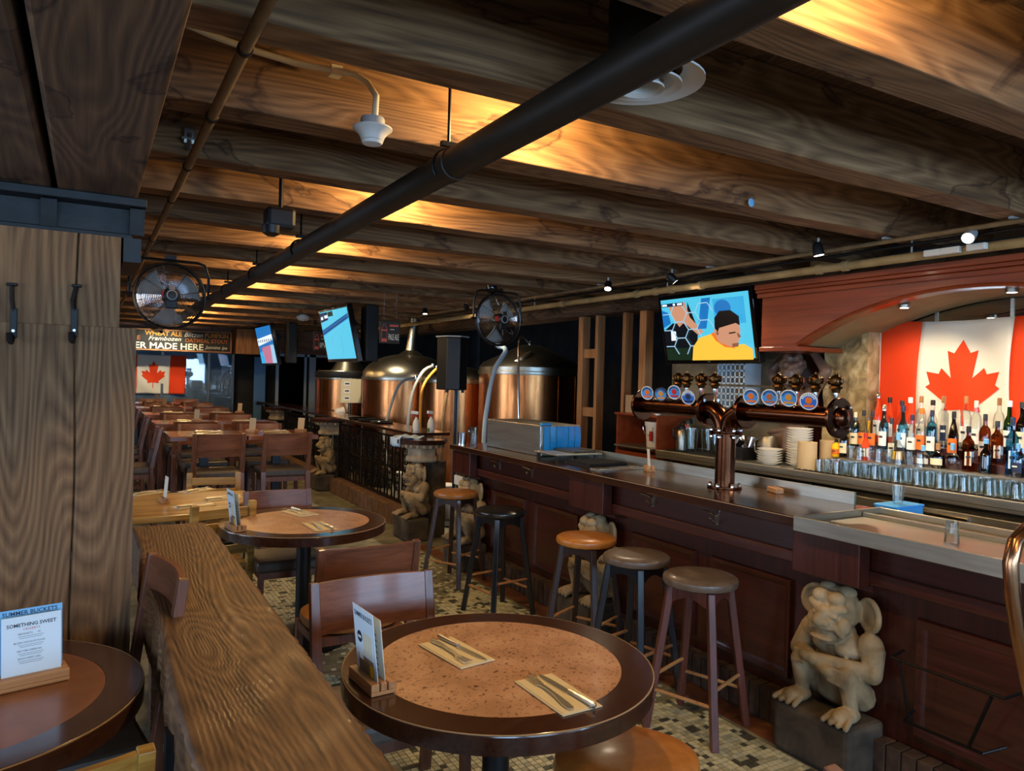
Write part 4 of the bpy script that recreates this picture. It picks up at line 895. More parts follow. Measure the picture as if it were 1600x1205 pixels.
# ------------------------------------------------------------------ televisions
def tv(label, c, w, h, rz, tilt, mount, plates, name='flat_television', bez=.035, depth=.07):
    """screen faces local -X"""
    t = thing(name, label, 'television', c, rz); R = Matrix.Rotation(-tilt, 3, 'Y'); e = R.to_euler()
    MB().box(0, depth, -w/2, w/2, -h/2, h/2).build('casing', 'black_gloss', t, 0, .006, None, e)
    s = MB(); a = bez; s.box(-.0005, -.003, -w/2+a, w/2-a, -h/2+a*1.3, h/2-a); so = s.build('screen', plates[0], t, 0, 0, None, e)
    for k, (poly, m) in enumerate(plates[1:]):
        W2, H2 = w/2-a, h/2-a
        mb = MB(); mb.prism(poly, lambda u, v: (-.0032-.0004*k, (.5-u)*2*W2, (v-.5)*2*H2*.98-.004), (-.0003, 0, 0)); mb.build('screen_image', m, so, 0)
    MB().bar((depth*.8, 0, 0), mount, .06, .1).build('mount_arm', 'black', t, 0)
    return t, so, e
for n_, c_, s_ in (('tv_cyan', '#55c8e8', 0.68), ('tv_blue', '#1d7fd0', 0.56), ('tv_white', '#eaf6ff', 0.74), ('tv_yellow', '#f5b93c', 0.81), ('tv_orange', '#f0772a', 0.68), ('tv_skin', '#d79a78', 0.62), ('tv_skin_dark', '#a8694d', 0.50), ('tv_hair', '#2a1c18', 0.15), ('tv_dark', '#12202c', 0.22), ('tv_green', '#27472f', 0.25), ('tv_ice', '#39b3ea', 0.62), ('tv_pale', '#a6d4ee', 0.62), ('tv_pink', '#d27c98', 0.56), ('tv_navy', '#123a6b', 0.31)): emit(n_, c_, s_)
def seg(p, q, w):
    p = Vector(p); q = Vector(q); d = (q-p).normalized(); n = Vector((-d.y*.6, d.x))*w; return [tuple(p-n), tuple(q-n), tuple(q+n), tuple(p+n)]
def circ(x, y, rx, ry, n=16): return [(x+rx*math.cos(2*PI*k/n), y+ry*math.sin(2*PI*k/n)) for k in range(n)]
pl = ['tv_cyan', ([(0, 0), (.36, 0), (.42, .5), (.33, .95), (.3, .6), (.12, .62), (0, .5)], 'tv_dark'), ([(0, .0), (.3, .0), (.3, .2), (0, .2)], 'tv_green'), ([(.62, .55), (.95, .55), (.95, .95), (.62, .95)], 'tv_ice'),
      ([(.08, .95), (.3, .95), (.34, .7), (.48, .45), (.42, .4), (.26, .62), (.2, .55), (.14, .7)], 'tv_skin'), ([(.0, .55), (.1, .62), (.08, .8), (0, .85)], 'tv_blue'), ([(.08, .33), (.14, .33), (.15, .48), (.09, .5)], 'tv_white'), ([(.5, .98), (.6, .98), (.52, .5), (.42, .5)], 'tv_blue'), (circ(.72, .8, .09, .13), 'tv_blue')]
hexs = []
for i in range(4):
    for j in range(4):
        x = .06+.155*i; y = .1+.27*j+(.135 if i % 2 else 0); hx_ = [(x+.1*math.cos(k*PI/3), y+.155*math.sin(k*PI/3)) for k in range(6)]
        for k in range(6):
            a, b_ = hx_[k], hx_[(k+1) % 6]
            if k < 4 and 0 < a[0] < .64 and 0 < b_[0] < .64 and .02 < a[1] < .98 and .02 < b_[1] < .98: hexs.append((seg(a, b_, .008), 'tv_pale'))
pl += hexs
pl += [([(.33, 0), (1, 0), (1, .16), (.92, .24), (.84, .22), (.74, .4), (.6, .42), (.44, .36), (.36, .22)], 'tv_yellow'), ([(.58, .42), (.63, .3), (.72, .2), (.82, .18), (.84, .22), (.74, .24), (.66, .32), (.62, .44)], 'tv_orange'),
       ([(.62, .46), (.66, .28), (.78, .2), (.85, .2), (.88, .32), (.9, .45), (.88, .6), (.66, .6)], 'tv_skin'), ([(.63, .5), (.64, .66), (.7, .76), (.82, .76), (.9, .66), (.9, .52), (.86, .56), (.74, .52), (.68, .5), (.66, .44)], 'tv_hair'), ([(.8, .2), (.86, .2), (.87, .26), (.8, .25)], 'tv_skin_dark'), (circ(.655, .42, .014, .03), 'tv_skin_dark'), ([(.86, .42), (.895, .38), (.9, .34), (.87, .34)], 'tv_skin_dark'), ([(.78, .42), (.85, .43), (.85, .41), (.78, .40)], 'tv_hair'),
       ([(.03, .9), (.30, .9), (.30, .955), (.03, .955)], 'tv_navy'), ([(.04, .912), (.1, .912), (.1, .945), (.04, .945)], 'tv_white'), (circ(.19, .928, .016, .02), 'tv_white'), ([(.23, .912), (.29, .912), (.29, .945), (.23, .945)], 'tv_white')]
t, so, e = tv('flat television showing a footballer in a yellow-orange shirt, beside the arch', (4.47, 4.60, 2.165), 1.08, .61, 0, .2, (.62, 0, .1), pl)
text('LG', .03, .014, 'steel_text', t, Matrix.Rotation(-.2, 4, 'Y') @ frame4((-.001, 0, -.283), (0, -1, 0), (0, 0, 1)))
q = thing('wall_speaker', 'small black wall loudspeaker right of the football television', 'speaker', (5.08, 4.18, 2.16)); MB().box(-.07, .065, -.06, .06, -.11, .11).build('cabinet', 'black', q, 0, .008); MB().lathe([(.045, 0), (.04, .006), (0, .01)], 16, (-.08, 0, 0), 'x').build('cone', 'grey_plastic', q)
pl2 = ['tv_cyan', ([(0, .64), (1, .9), (1, .8), (0, .52)], 'tv_blue'), ([(0, .8), (.3, .84), (.3, 1), (0, 1)], 'tv_navy'), ([(.32, .9), (.5, .9), (.5, 1), (.32, 1)], 'tv_green'), (seg((0, .56), (1, .83), .012), 'tv_navy'), (seg((0, .62), (1, .88), .008), 'tv_navy'), (seg((.62, .1), (.66, .5), .004), 'tv_blue'), (seg((.3, .3), (.32, .5), .004), 'tv_blue'), ([(.04, .86), (.12, .86), (.12, .92), (.04, .92)], 'tv_white'), ([(.18, .88), (.3, .88), (.3, .94), (.18, .94)], 'tv_white')]
for k in range(9): pl2.append((seg((.06+.1*k, .6+.03*k), (.1+.1*k, .54+.03*k), .006), 'tv_navy'))
tv('hanging television with a pale cyan ice picture, nearer one over the railing', (2.86, 9.78, 2.22), 1.34, .74, 0, .22, (.25, 0, .2), pl2)
pl3 = ['tv_blue', ([(.25, 0), (1, 0), (.85, .5), (.2, .45)], 'tv_pink'), ([(0, .5), (1, .62), (1, .78), (0, .7)], 'tv_white'), ([(.75, 0), (1, 0), (1, .5), (.8, .5)], 'tv_pale'), ([(0, .3), (.22, .35), (.3, 0), (0, 0)], 'tv_ice')]
for k in range(7): pl3.append((circ(.08+.14*k, .63, .03, .05, 8), 'tv_navy'))
tv('hanging television showing pink and blue, the far one over the railing', (2.84, 14.3, 2.2), 1.4, .76, 0, .22, (.25, 0, .2), pl3)
for y, l in ((9.5, 'black hanging speaker column beside the cyan television'), (13.8, 'black hanging speaker column beside the far television')):
    t = thing('hanging_speaker', l, 'speaker', (3.12, y-.25, 2.2)); MB().box(-.07, .09, -.12, .12, -.33, .395).build('cabinet', 'black', t, 0, .01); MB().box(-.075, -.0705, -.1, .1, -.3, .36).build('grille', 'rubber', t, 0)
# ------------------------------------------------------------------ timber post, cap, hooks, ledge
pt = thing('timber_post', 'massive weathered timber post with split grain at the left', 'post', (-.2, 3.35, 0))
PY = 3.15
def rough_post(x0, x1, z0, z1, y):
    """front face with the raised grain really modelled as shallow vertical waves"""
    mb = MB(); nx, nz = 60, 60; rnd = random.Random(9)
    def f(u, v):
        x = x0+(x1-x0)*u; z = z0+(z1-z0)*v; w = x*330+14*math.sin(z*1.7+x*3)+6*math.sin(z*4.1+x*5)
        gap = .02*math.exp(-((x+.048-.004*math.sin(z*6))/.003)**2)
        return (x+.2, y-3.35+.0011*math.sin(w)+gap, z)
    mb.sheet(nx*5, nz, f); mb.box(x0+.2, x1+.2, y-3.35+.03, .25, z0, z1); return mb
rough_post(-.62, .092, 1.852, 2.19, PY).build('upper_shaft', 'post_wood', pt, 60); rough_post(-.62, .15, .001, 1.851, PY).build('lower_shaft', 'post_wood', pt, 60)
ic = thing('iron_post_cap', 'black ribbed cast iron cap between post and girder', 'bracket', (-.2, 3.35, 2.191))
cp = MB(); cp.box(-.45, .33, -.17, .28, .0005, .02); cp.box(-.47, .375, -.235, .3, .115, .147); cp.build('cap_plate', 'cast_iron', ic, 0, .004)
MB().box(-.44, .32, -.15, .28, .021, .114).build('cap_core', 'cast_iron', ic, 0)
for x in (-.42, -.2, .06, .345): MB().bar((x, -.165, .021), (x, -.2, .114), .025, .05, (1, 0, 0)).build('rib', 'cast_iron', ic, 0)
MB().box(.30, .36, -.2, .28, -.09, .0).build('side_lug', 'cast_iron', ic, 0)
for k, px in enumerate((20, 115)):
    q = hy(px, 495, PY-.012); t = thing('spike_hook', ['black iron spike coat hook near the left edge', 'black iron spike coat hook along the split in the post'][k], 'hook', (q.x, PY-.006, q.z))
    MB().tube([(-.004+.012*k, -.006, .115), (-.003, -.008, .06), (.002, -.012, .02)], .009, 6).build('spike', 'iron', t); MB().box(-.016+.012*k-.004, .016+.012*k-.004, -.018, .004, .108, .118).build('spike_head', 'iron', t, 0, .002)
    MB().bar((.003, -.012, .03), (.003, -.012, -.075), .022, .014, (0, 1, 0)).build('shank', 'cast_iron', t, 0, .003)
    MB().tube([(.0, -.014, -.07), (-.002, -.03, -.09), (-.004, -.055, -.085), (-.005, -.062, -.06)], .01, 8).build('hook_tip', 'iron', t); MB().lathe([(.005, -.004), (.005, .002)], 8, (.003, -.02, -.05), 'y').build('rivet', 'screw', t)
LZ = .88
lg = thing('timber_ledge', 'long reclaimed timber beam forming a ledge, with wavy grain', 'ledge', (.38, 2.3, 0))
def ledge():
    mb = MB(); ny = 150; nx = 110; x0, x1, y0, y1 = -.178, .193, -1.75, 1.98
    rnd = random.Random(2); ed = [rnd.uniform(-.004, .004) for _ in range(ny+1)]
    def top(u, v):
        y = y0+(y1-y0)*v; j = int(v*ny+.5); L0, R0 = x0+ed[j]+.006*math.sin(y*5), x1+ed[-1-j]-.03*max(0, (v-.96)/.04)
        x = L0+(R0-L0)*u; w = x*430+30*math.exp(-((x+.0)**2/.006+(y-.3)**2/.5))+7*math.sin(y*2.1+x*4)
        e = min(u, 1-u)*.37; rd = -.012*max(0, 1-e/.018)**2
        return (x, y, LZ+.0005*math.sin(w)+rd)
    mb.sheet(nx*2, ny, top); n = ny+1; W = nx*2+1
    for side, col in ((0, 0), (1, W-1)):
        v = []; 
        for j in range(n):
            a = mb.v[j*W+col]; v += [a, (a[0]+.008*math.sin(j*.9)*(1-2*side), a[1], LZ-.14), (a[0]+.012, a[1], LZ-.27)]
        f = [(j*3+k, j*3+k+1, j*3+k+4, j*3+k+3) for j in range(ny) for k in range(2)]; mb.add(v, f if not side else [q[::-1] for q in f])
    mb.box(x0+.02, x1-.02, y0+.005, y1-.005, LZ-.27, LZ-.01); return mb
ledge().build('beam', 'ledge_wood', lg, 50)
for y in (-.25, -1.2): MB().bar((-.188, y, LZ-.1), (-.188, y, LZ-.24), .06, .02, (1, 0, 0)).build('mortise', 'black', lg, 0)
for y in (-1.5, .1, 1.55): MB().box(-.11, .13, y-.08, y+.08, .001, LZ-.271).build('support', 'beam', lg, 0, .006)
# ------------------------------------------------------------------ tables
def round_table(x, y, label, top='tabletop', r=.508, h=.762):
    t = thing('round_table', label, 'table', (x, y, 0), .4)
    MB().lathe([(0, h-.004), (r*.78, h-.004), (r*.782, h), (0, h)][0:0] or [(0, h-.02), (r-.105, h-.02), (r-.105, h), (0, h)], 72).build('top_inlay', top, t)
    MB().lathe([(r-.104, h-.03), (r-.104, h+.001), (r-.006, h+.001), (r-.001, h-.003), (r, h-.006), (r-.001, h-.056), (r-.01, h-.06), (r-.12, h-.06)][::-1], 96, cap=False).build('wood_rim', 'rim_wood', t, 12); MB().tube([((r-.0028)*math.cos(2*PI*k/96), (r-.0028)*math.sin(2*PI*k/96), h-.0012) for k in range(96)], .0022, 5, closed=True).build('worn_edge', 'cardboard', t)
    MB().lathe([(.06, h-.02), (.06, h-.08), (.045, h-.09), (.045, .05)], 24).build('pedestal_column', 'black', t); MB().lathe([(0, h-.06), (.25, h-.06), (.25, h-.07), (.05, h-.09)], 24).build('mounting_plate', 'black', t)
    MB().lathe([(.29, .001), (.29, .015), (.25, .03), (.06, .06), (.04, .06)], 32).build('foot', 'black', t)
    return t
T1 = round_table(1.19, 2.13, 'round brown-topped table with dark rim, nearest the viewer'); T2 = round_table(1.20, 4.72, 'round brown-topped table with dark rim, farther along the ledge')
T3 = round_table(-.345, 2.53, 'round table left of the ledge, with the dessert menu', 'tabletop_brown')
def high_table(x, y, label):
    t = thing('high_table', label, 'table', (x, y, 0)); w, d, h = .69, .74, 1.07
    MB().box(-w/2, w/2, -d/2, d/2, h-.045, h).build('top', 'table_wood', t, 0, .005); MB().box(-.04, .04, -.04, .04, .05, h-.046).build('column', 'black', t, 0); MB().box(-.28, .28, -.28, .28, .001, .03).build('foot', 'black', t, 0, .01); MB().box(-.2, .2, -.2, .2, h-.058, h-.0455).build('mounting_plate', 'black', t, 0); return t
ROW = [7.55, 9.35, 11.25, 13.15, 15.0]; RN = ['nearest row', 'second row', 'third row', 'fourth row', 'farthest row']
for k, y in enumerate(ROW):
    for j in (0, 1): high_table(1.0+.7*j, y+.37, '%s tall dark wood table in the %s' % (('left', 'right')[j], RN[k]))
t = thing('oak_table', 'golden oak table with worn wavy edge beyond the ledge', 'table', (.5, 5.75, 0)); e = []; rnd = random.Random(4)
ol = [(-.62, -.52), (-.2, -.54), (.2, -.5), (.36, -.44), (.55, .0), (.58, .36), (.3, .42), (-.62, .44)]
MB().prism(ol, lambda a, b: (a, b, .715), (0, 0, .045)).build('top', 'oak', t, 0, .008)
for a, b in ((-.5, -.4), (.25, -.36), (.35, .3), (-.5, .33)): MB().box(a-.04, a+.04, b-.04, b+.04, .001, .714).build('leg', 'oak', t, 0, .005)
# ------------------------------------------------------------------ chairs
def chair(x, y, rz, label, seat='seat_brown', wm='chair_wood', hs=.47, hb=.86, w=.47, name='dining_chair', tall=False, round_seat=False, proto=None):
    """faces local +Y, backrest on the -Y side"""
    t = thing(name, label, 'chair', (x, y, 0), rz); d = .44; wz = 'chair_wood_z' if wm == 'chair_wood' else wm
    if round_seat:
        mb = MB(); n = 36; pr = [(.0, hs-.075), (.86, hs-.075), (.98, hs-.06), (1.0, hs-.04), (.98, hs-.018), (.86, hs-.004), (.5, hs), (0, hs+.002)]
        vs = []
        for r, z in pr:
            for k in range(n):
                a = 2*PI*k/n; c, s = math.cos(a), math.sin(a); sq = (abs(c)**2.6+abs(s)**2.6)**(-1/2.6); vs.append((r*.245*c*sq, .02+r*.235*s*sq, z))
        mb.add(vs, [(i*n+k, i*n+(k+1) % n, (i+1)*n+(k+1) % n, (i+1)*n+k) for i in range(len(pr)-1) for k in range(n)]); mb.build('seat_cushion', seat, t)
    else: MB().box(-w/2+.01, w/2-.01, -d/2+.03, d/2, hs-.075, hs).build('seat_cushion', seat, t, 0, .02)
    MB().box(-w/2+.03, w/2-.03, -d/2+.04, d/2-.03, hs-.12, hs-.0755).build('seat_rail', wz, t, 0)
    for s in (-1, 1):
        MB().bar((s*(w/2-.035), d/2-.05, .001), (s*(w/2-.045), d/2-.06, hs-.076), .036, .036).build('front_leg', wz, t, 0, .003)
        mb = MB(); xx = s*(w/2-.018); mb.bar((xx, -d/2-.03, .001), (xx, -d/2+.02, hs-.02), .034, .045, (1, 0, 0)); mb.bar((xx, -d/2+.02, hs-.02), (xx, -d/2-.055, hb), .034, .045, (1, 0, 0), .034, .036); mb.build('back_post', wz, t, 0, .003)
    z0 = hb-.20 if not tall else hb-.22; n = 12; mb = MB()
    def yb(z): return -d/2+.02-.075*(z-hs+.02)/(hb-hs+.02)
    xs = w/2-.036
    v = []
    for i in range(n+1):
        x_ = -xs+2*xs*i/n; cv = -.03*(1-(x_/xs)**2)
        for z in (z0, hb-.004):
            for dy in (.011, -.011): v.append((x_, yb(z)+cv+dy, z))
    f = []
    for i in range(n):
        a = i*4; b = a+4; f += [(a, a+2, b+2, b), (a+1, b+1, b+3, a+3), (a+2, a+3, b+3, b+2), (a, b, b+1, a+1)]
    mb.add(v, f+[(0, 1, 3, 2), (4*n, 4*n+2, 4*n+3, 4*n+1)]); mb.build('backrest', wm, t, 30)
    if tall:
        for s in (-1, 1): MB().bar((s*(w/2-.035), d/2-.05, .3), (s*(w/2-.02), -d/2, .3), .02, .03).build('side_stretcher', wz, t, 0)
        MB().bar((-w/2+.04, d/2-.05, .22), (w/2-.04, d/2-.05, .22), .02, .035).build('foot_rest', wz, t, 0)
    return t
def low_stool(x, y, rz, label):
    t = thing('low_stool', label, 'stool', (x, y, 0), rz); hs = .475; n = 40; mb = MB()
    pr = [(.0, hs-.085), (.88, hs-.085), (.98, hs-.065), (1.0, hs-.045), (.975, hs-.02), (.86, hs-.006), (.5, hs), (0, hs+.002)]; vs = []
    for r, z in pr:
        for k in range(n):
            a = 2*PI*k/n; c, s = math.cos(a), math.sin(a); sq = (abs(c)**2.4+abs(s)**2.4)**(-1/2.4); vs.append((r*.235*c*sq, r*.235*s*sq, z))
    mb.add(vs, [(i*n+k, i*n+(k+1) % n, (i+1)*n+(k+1) % n, (i+1)*n+k) for i in range(len(pr)-1) for k in range(n)]); mb.build('seat_cushion', 'leather_orange', t)
    MB().box(-.17, .17, -.17, .17, hs-.14, hs-.0855).build('seat_rail', 'chair_wood_z', t, 0)
    for sx in (-1, 1):
        for sy in (-1, 1): MB().bar((sx*.17, sy*.17, .001), (sx*.155, sy*.155, hs-.141), .038, .038).build('leg', 'chair_wood_z', t, 0, .003)
chair(1.046, 2.68, PI+.02, 'dark wood chair facing us across the near round table, blue light on its back', 'leather_taupe', w=.53)
chair(1.215, 3.79, .03, 'dark wood chair with tan seat backing us, between the round tables', 'leather_tan', round_seat=True, w=.53)
chair(1.18, 5.13, PI, 'dark wood chair facing us beyond the far round table', 'seat_brown')
low_stool(1.57, 1.92, .6, 'low orange leather stool at the bottom edge, right of the near table')
chair(1.22, 1.33, -.05, 'dark wood chair whose back corner peeks in at the bottom right', 'leather_tan', w=.5)
chair(-.02, 2.86, PI/2+.15, 'dark chair squeezed between the post and the ledge', 'seat_brown', hb=1.0)
chair(-.12, 2.06, .1, 'honey-coloured chair back corner at the bottom left', 'leather_tan', 'oak', hb=.86)
def ladder_chair(x, y, rz, label):
    t = thing('oak_chair', label, 'chair', (x, y, 0), rz)
    MB().box(-.2, .2, -.2, .2, .42, .455).build('seat', 'oak', t, 0, .006)
    for s in (-1, 1):
        MB().bar((s*.18, .18, .001), (s*.18, .18, .42), .04, .04).build('front_leg', 'oak', t, 0, .003); MB().bar((s*.185, -.17, .001), (s*.185, -.23, .86), .04, .045).build('back_post', 'oak', t, 0, .004)
    for z in (.55, .70, .79): MB().bar((-.166, -.19-.04*z*.5, z), (.166, -.19-.04*z*.5, z), .022, .06).build('slat', 'oak', t, 0, .003)
ladder_chair(.87, 6.28, PI-.15, 'oak ladder-back chair on the far side of the oak table'); ladder_chair(.70, 5.2, .25, 'oak ladder-back chair tucked at the near side of the oak table')
HC = None; CN = ['left', 'right']
for k, y in enumerate(ROW):
    for j in (0, 1):
        for s, nm in ((0, 'near side, back towards us'), (1, 'far side, facing us')):
            X, Y, R = 1.0+.62*j+.05, (y-.02 if s == 0 else y+.78), (0 if s == 0 else PI)
            lab = '%s tall chair of the %s, %s' % (CN[j], RN[k], nm)
            if HC is None: HC = chair(X, Y, R, lab, 'seat_brown', 'chair_wood', .76, 1.12, .46, 'high_chair', True); HK = list(HC.children)
            else: dup(HC, (X, Y, 0), R, lab, None, HK)
for k, y in enumerate((8.1, 9.9, 11.8)): dup(HC, (.33, y, 0), PI/2, 'tall chair sideways at the left end of the %s' % RN[k], None, HK)
# ------------------------------------------------------------------ place settings
def prof_bar(mb, pts, z):  # pts: (along, halfwidth)
    v = []
    for a, w, dz in pts: v += [(-w, a, z+dz), (w, a, z+dz), (w, a, z+dz+.002), (-w, a, z+dz+.002)]
    n = len(pts); f = [(i*4+k, i*4+(k+1) % 4, i*4+4+(k+1) % 4, i*4+4+k) for i in range(n-1) for k in range(4)]
    mb.add(v, [q[::-1] for q in f]+[(0, 1, 2, 3), (4*n-1, 4*n-2, 4*n-3, 4*n-4)])
def fork_parts():
    a = MB(); prof_bar(a, [(-.1, .004, .002), (-.095, .009, .002), (-.07, .010, .003), (-.03, .005, .006), (.02, .004, .006), (.04, .006, .003), (.048, .012, .001), (.055, .0125, .0)], 0); fh = a
    tn = MB()
    for k in range(4): x = (k-1.5)*.0072; tn.bar((x, .054, .001), (x, .1, .006), .0036, .002)
    return fh.mesh('handle', 'cutlery'), tn.mesh('tines', 'cutlery', 0)
FH, FT = fork_parts()
kb = MB(); prof_bar(kb, [(-.02, .008, .001), (.0, .0095, .0), (.07, .0095, 0), (.095, .006, 0), (.105, .001, 0)], 0); KB = kb.mesh('blade', 'cutlery')
kh = MB(); kh.tube([(0, -.115, .006), (0, -.11, .006), (0, -.08, .006), (0, -.03, .006), (0, -.018, .005)], .005, 8, radii=[.003, .0075, .0065, .005, .005]); KH = kh.mesh('handle', 'cutlery')
NP = MB().box(-.055, .055, -.105, .105, .0005, .003).mesh('napkin', 'napkin', 0); NP2 = MB().box(-.05, .05, -.1, .1, .0031, .0045).mesh('fold', 'napkin', 0)
def setting(x, y, z, rz, where, flipped=False, group=None, detail=True):
    t = thing('folded_napkin', 'beige folded napkin '+where, 'napkin', (x, y, z), rz, group); link('sheet', NP, t); link('fold', NP2, t); t.scale = (1.25,)*3
    c, s = math.cos(rz), math.sin(rz); o = lambda a, b: (x+1.25*(a*c-b*s), y+1.25*(a*s+b*c), z+.006)
    f = thing('fork', 'steel fork on the napkin '+where, 'fork', o(-.018, .005), rz+(PI if flipped else 0)-.06, group); link('handle', FH, f); link('tines', FT, f); f.scale = (1.25,)*3
    k = thing('table_knife', 'steel knife on the napkin '+where, 'knife', o(.022, 0), rz+(PI if flipped else 0)+.05, group); link('blade', KB, k); link('handle', KH, k); k.scale = (1.25,)*3
TZ = .7635
for (px, py), (px2, py2), wh, fl in (((712, 1020), (655, 985), 'at the back left of the near round table', True), ((870, 1085), (800, 1057), 'at the front right of the near round table', False)):
    a = hz(px, py, TZ); b = hz(px2, py2, TZ); 
    d1 = hz((930 if not fl else 760), (1110 if not fl else 1018), TZ)
    v = (hz(825, 1045, TZ)-hz(920, 1108, TZ)) if not fl else (hz(670, 985, TZ)-hz(745, 1025, TZ)); rz = math.atan2(v.y, v.x)-PI/2
    setting(a.x, a.y, TZ, rz, wh, fl)
a = hz(468, 802, TZ); setting(a.x, a.y, TZ, math.atan2((hz(445, 798, TZ)-hz(480, 808, TZ)).y, (hz(445, 798, TZ)-hz(480, 808, TZ)).x)-PI/2, 'at the back of the far round table', True)
a = hz(499, 823, TZ); setting(a.x, a.y, TZ, math.atan2((hz(482, 813, TZ)-hz(520, 833, TZ)).y, (hz(482, 813, TZ)-hz(520, 833, TZ)).x)-PI/2, 'at the right of the far round table')
for px, py, rz, wh in ((308, 767, -.9, 'at the back of the oak table'), (303, 791, -1.2, 'at the front of the oak table'), (350, 779, -1.4, 'at the right end of the oak table'), (232, 771, -1.0, 'at the back left of the oak table')):
    a = hz(px, py, .7605); setting(a.x, a.y, .7608, rz, wh)
for k, y in enumerate(ROW):
    for j in (0, 1):
        setting(1.02+.66*j, y+.2, 1.0705, -1.3, 'at the near edge of the %s tall table, %s' % (CN[j], RN[k])); setting(1.06+.66*j, y+.55, 1.0705, -1.4, 'at the far edge of the %s tall table, %s' % (CN[j], RN[k]))
# ------------------------------------------------------------------ menus
m = card_holder(-.135, 2.58, .7635, .213, 'wooden stand with the dessert menu card on the left round table', (('paper', .15, .19), ('sky_blue', .165, .205)), .185)
kids = [c for c in m.children if c.name.startswith('card')]; c0 = min(kids, key=lambda c: c.location.y)
fr = lambda x, z: frame4((x, -.0012, z), (1, 0, 0), (0, 0, 1))
text('SOMETHING SWEET', .125, .0105, 'ink', c0, fr(0, .165)); text('DESSERTS', .042, .006, 'ink_red', c0, fr(0, .152))
for w, z, ww in (('BEIGNETS     10', .139, .055), ('BELGIAN CHOCOLATE MOUSSE', .114, .078), ('NEW YORK CHEESECAKE', .09, .062), ('BLACK FOREST CAKE', .068, .056)):
    text(w, ww, .0052, 'ink', c0, fr(-.006, z))
    for i in range(2): MB().box(-.034+.004*i, .03-.004*i, -.0013, -.0009, z-.0085-.005*i, z-.0075-.005*i).build('fine_print', 'steel_dark', c0, 0)
c1 = max(kids, key=lambda c: c.location.y); text('SUMMER BUCKETS', .14, .012, 'navy', c1, fr(0, .194)); MB().box(.064, .074, -.0013, -.0009, .02, .1).build('photo', 'card_photo', c1, 0)
def bucket_menu(x, y, z, rz, label, s=1.0):
    m = card_holder(x, y, z, rz, label, (('paper', .15, .225), ('paper_warm', .145, .205)), .175)
    kids = [c for c in m.children if c.name.startswith('card')]; c0 = min(kids, key=lambda c: c.location.y)
    for c in kids: c.rotation_euler = (.11, 0, 0)
    text('SUMMER BUCKETS', .13, .016, 'navy', c0, fr(0, .2)); MB().lathe([(0, -.0016), (.018, -.0016), (.018, -.0009)], 20, (-.036, 0, .13), 'y').build('price_disc', 'navy', c0); MB().box(-.048, -.024, -.0022, -.0017, .126, .134).build('price_print', 'white_letter', c0, 0)
    MB().box(-.055, .055, -.0013, -.0009, .0, .075).build('photo', 'card_photo', c0, 0); MB().box(.025, .05, -.0016, -.0013, .005, .06).build('beer_photo', 'yellow', c0, 0); MB().box(-.05, -.02, -.0016, -.0013, .06, .09).build('note', 'white', c0, 0)
    for k in range(4): MB().box(-.01+.016*k, .002+.016*k, -.0013, -.0009, .08, .15).build('bottle_photo', 'cream', c0, 0)
    c1 = max(kids, key=lambda c: c.location.y)
    for i in range(7): MB().box(-.035, .035, -.0013, -.0009, .04+.018*i, .043+.018*i).build('fine_print', 'steel_dark', c1, 0)
bucket_menu(.757, 2.135, TZ, -PI/2+.08, 'wooden stand with a summer beer card on the near round table')
bucket_menu(.765, 4.60, TZ, -PI/2+.1, 'wooden stand with a summer beer card on the far round table')
a = hz(257, 785, .7608); card_holder(a.x, a.y, .7605, -PI/2+.12, 'wooden menu stand with one edge-on card on the oak table', (('paper_warm', .1, .17),), .12)
for k, (px, py, wh) in enumerate(((308, 660, 'left of the second row'), (385, 673, 'in the middle of the nearest row'), (472, 672, 'right end of the nearest row'), (375, 645, 'right end of the second row'), (252, 634, 'in the fourth row'), (238, 626, 'in the farthest row'))):
    a = hz(px, py, 1.07); yy = min(max(a.y, 7.7), 15.6); y = min(ROW, key=lambda r: abs(r+.37-a.y))+.37; a = hx(px, py, max(.75, min(1.95, a.x))); card_holder(max(.75, min(1.95, a.x)), y, 1.0702, -1.0, 'wooden menu stand %s of tall tables' % wh, (('kraft', .09, .14),), .12)
# ------------------------------------------------------------------ pipes and ceiling fittings
t = thing('black_ceiling_pipe', 'thick black pipe slung diagonally across the view under the joists', 'pipe', (1.13, 5, 2.47))
MB().cyl((0, -7, 0), (0, 11.8, 0), .056, n=24, cap=True).build('pipe_run', 'pipe_black', t)
for y in (-2.2, 2.46, 5.9, 8.9): MB().lathe([(.0565, -.03), (.0605, -.028), (.0605, .028), (.0565, .03)], 24, (0, y-5, 0), 'y', cap=False).build('coupling', 'pipe_black', t)
for y in (2.5, 4.7, 6.12, 7.54, 9.7, 12.5):
    m_ = MB(); m_.cyl((0, y-5, .09), (0, y-5, .449), .006, n=6); m_.build('hanger_rod', 'iron', t)
    m_ = MB(); m_.tube([(-.062*math.cos(a), y-5, .062*math.sin(a)+.0) for a in [PI*k/10*1.0 for k in range(-2, 13)]], .006, 6); m_.box(-.03, .03, y-5-.012, y-5+.012, .075, .092); m_.build('hanger_loop', 'iron', t, 0)
t = thing('tan_conduit', 'thin tan conduit running along the girder', 'pipe', (.345, 4, 2.565)); MB().cyl((0, -6, 0), (0, 12, 0), .017, n=14).build('pipe_run', 'pipe_brown', t)
for y in (2.1, 2.72, 3.44, 4.16, 5.5): MB().lathe([(.018, -.012), (.021, -.01), (.021, .01), (.018, .012)], 14, (0, y-4, 0), 'y', cap=False).build('clip', 'iron', t)
t = thing('cream_bar_pipe', 'cream painted pipe running above the bar', 'pipe', (4.22, 5, 2.482)); MB().cyl((0, -5, 0), (0, 8, 0), .027, n=16).build('pipe_run', 'pipe_tan', t)
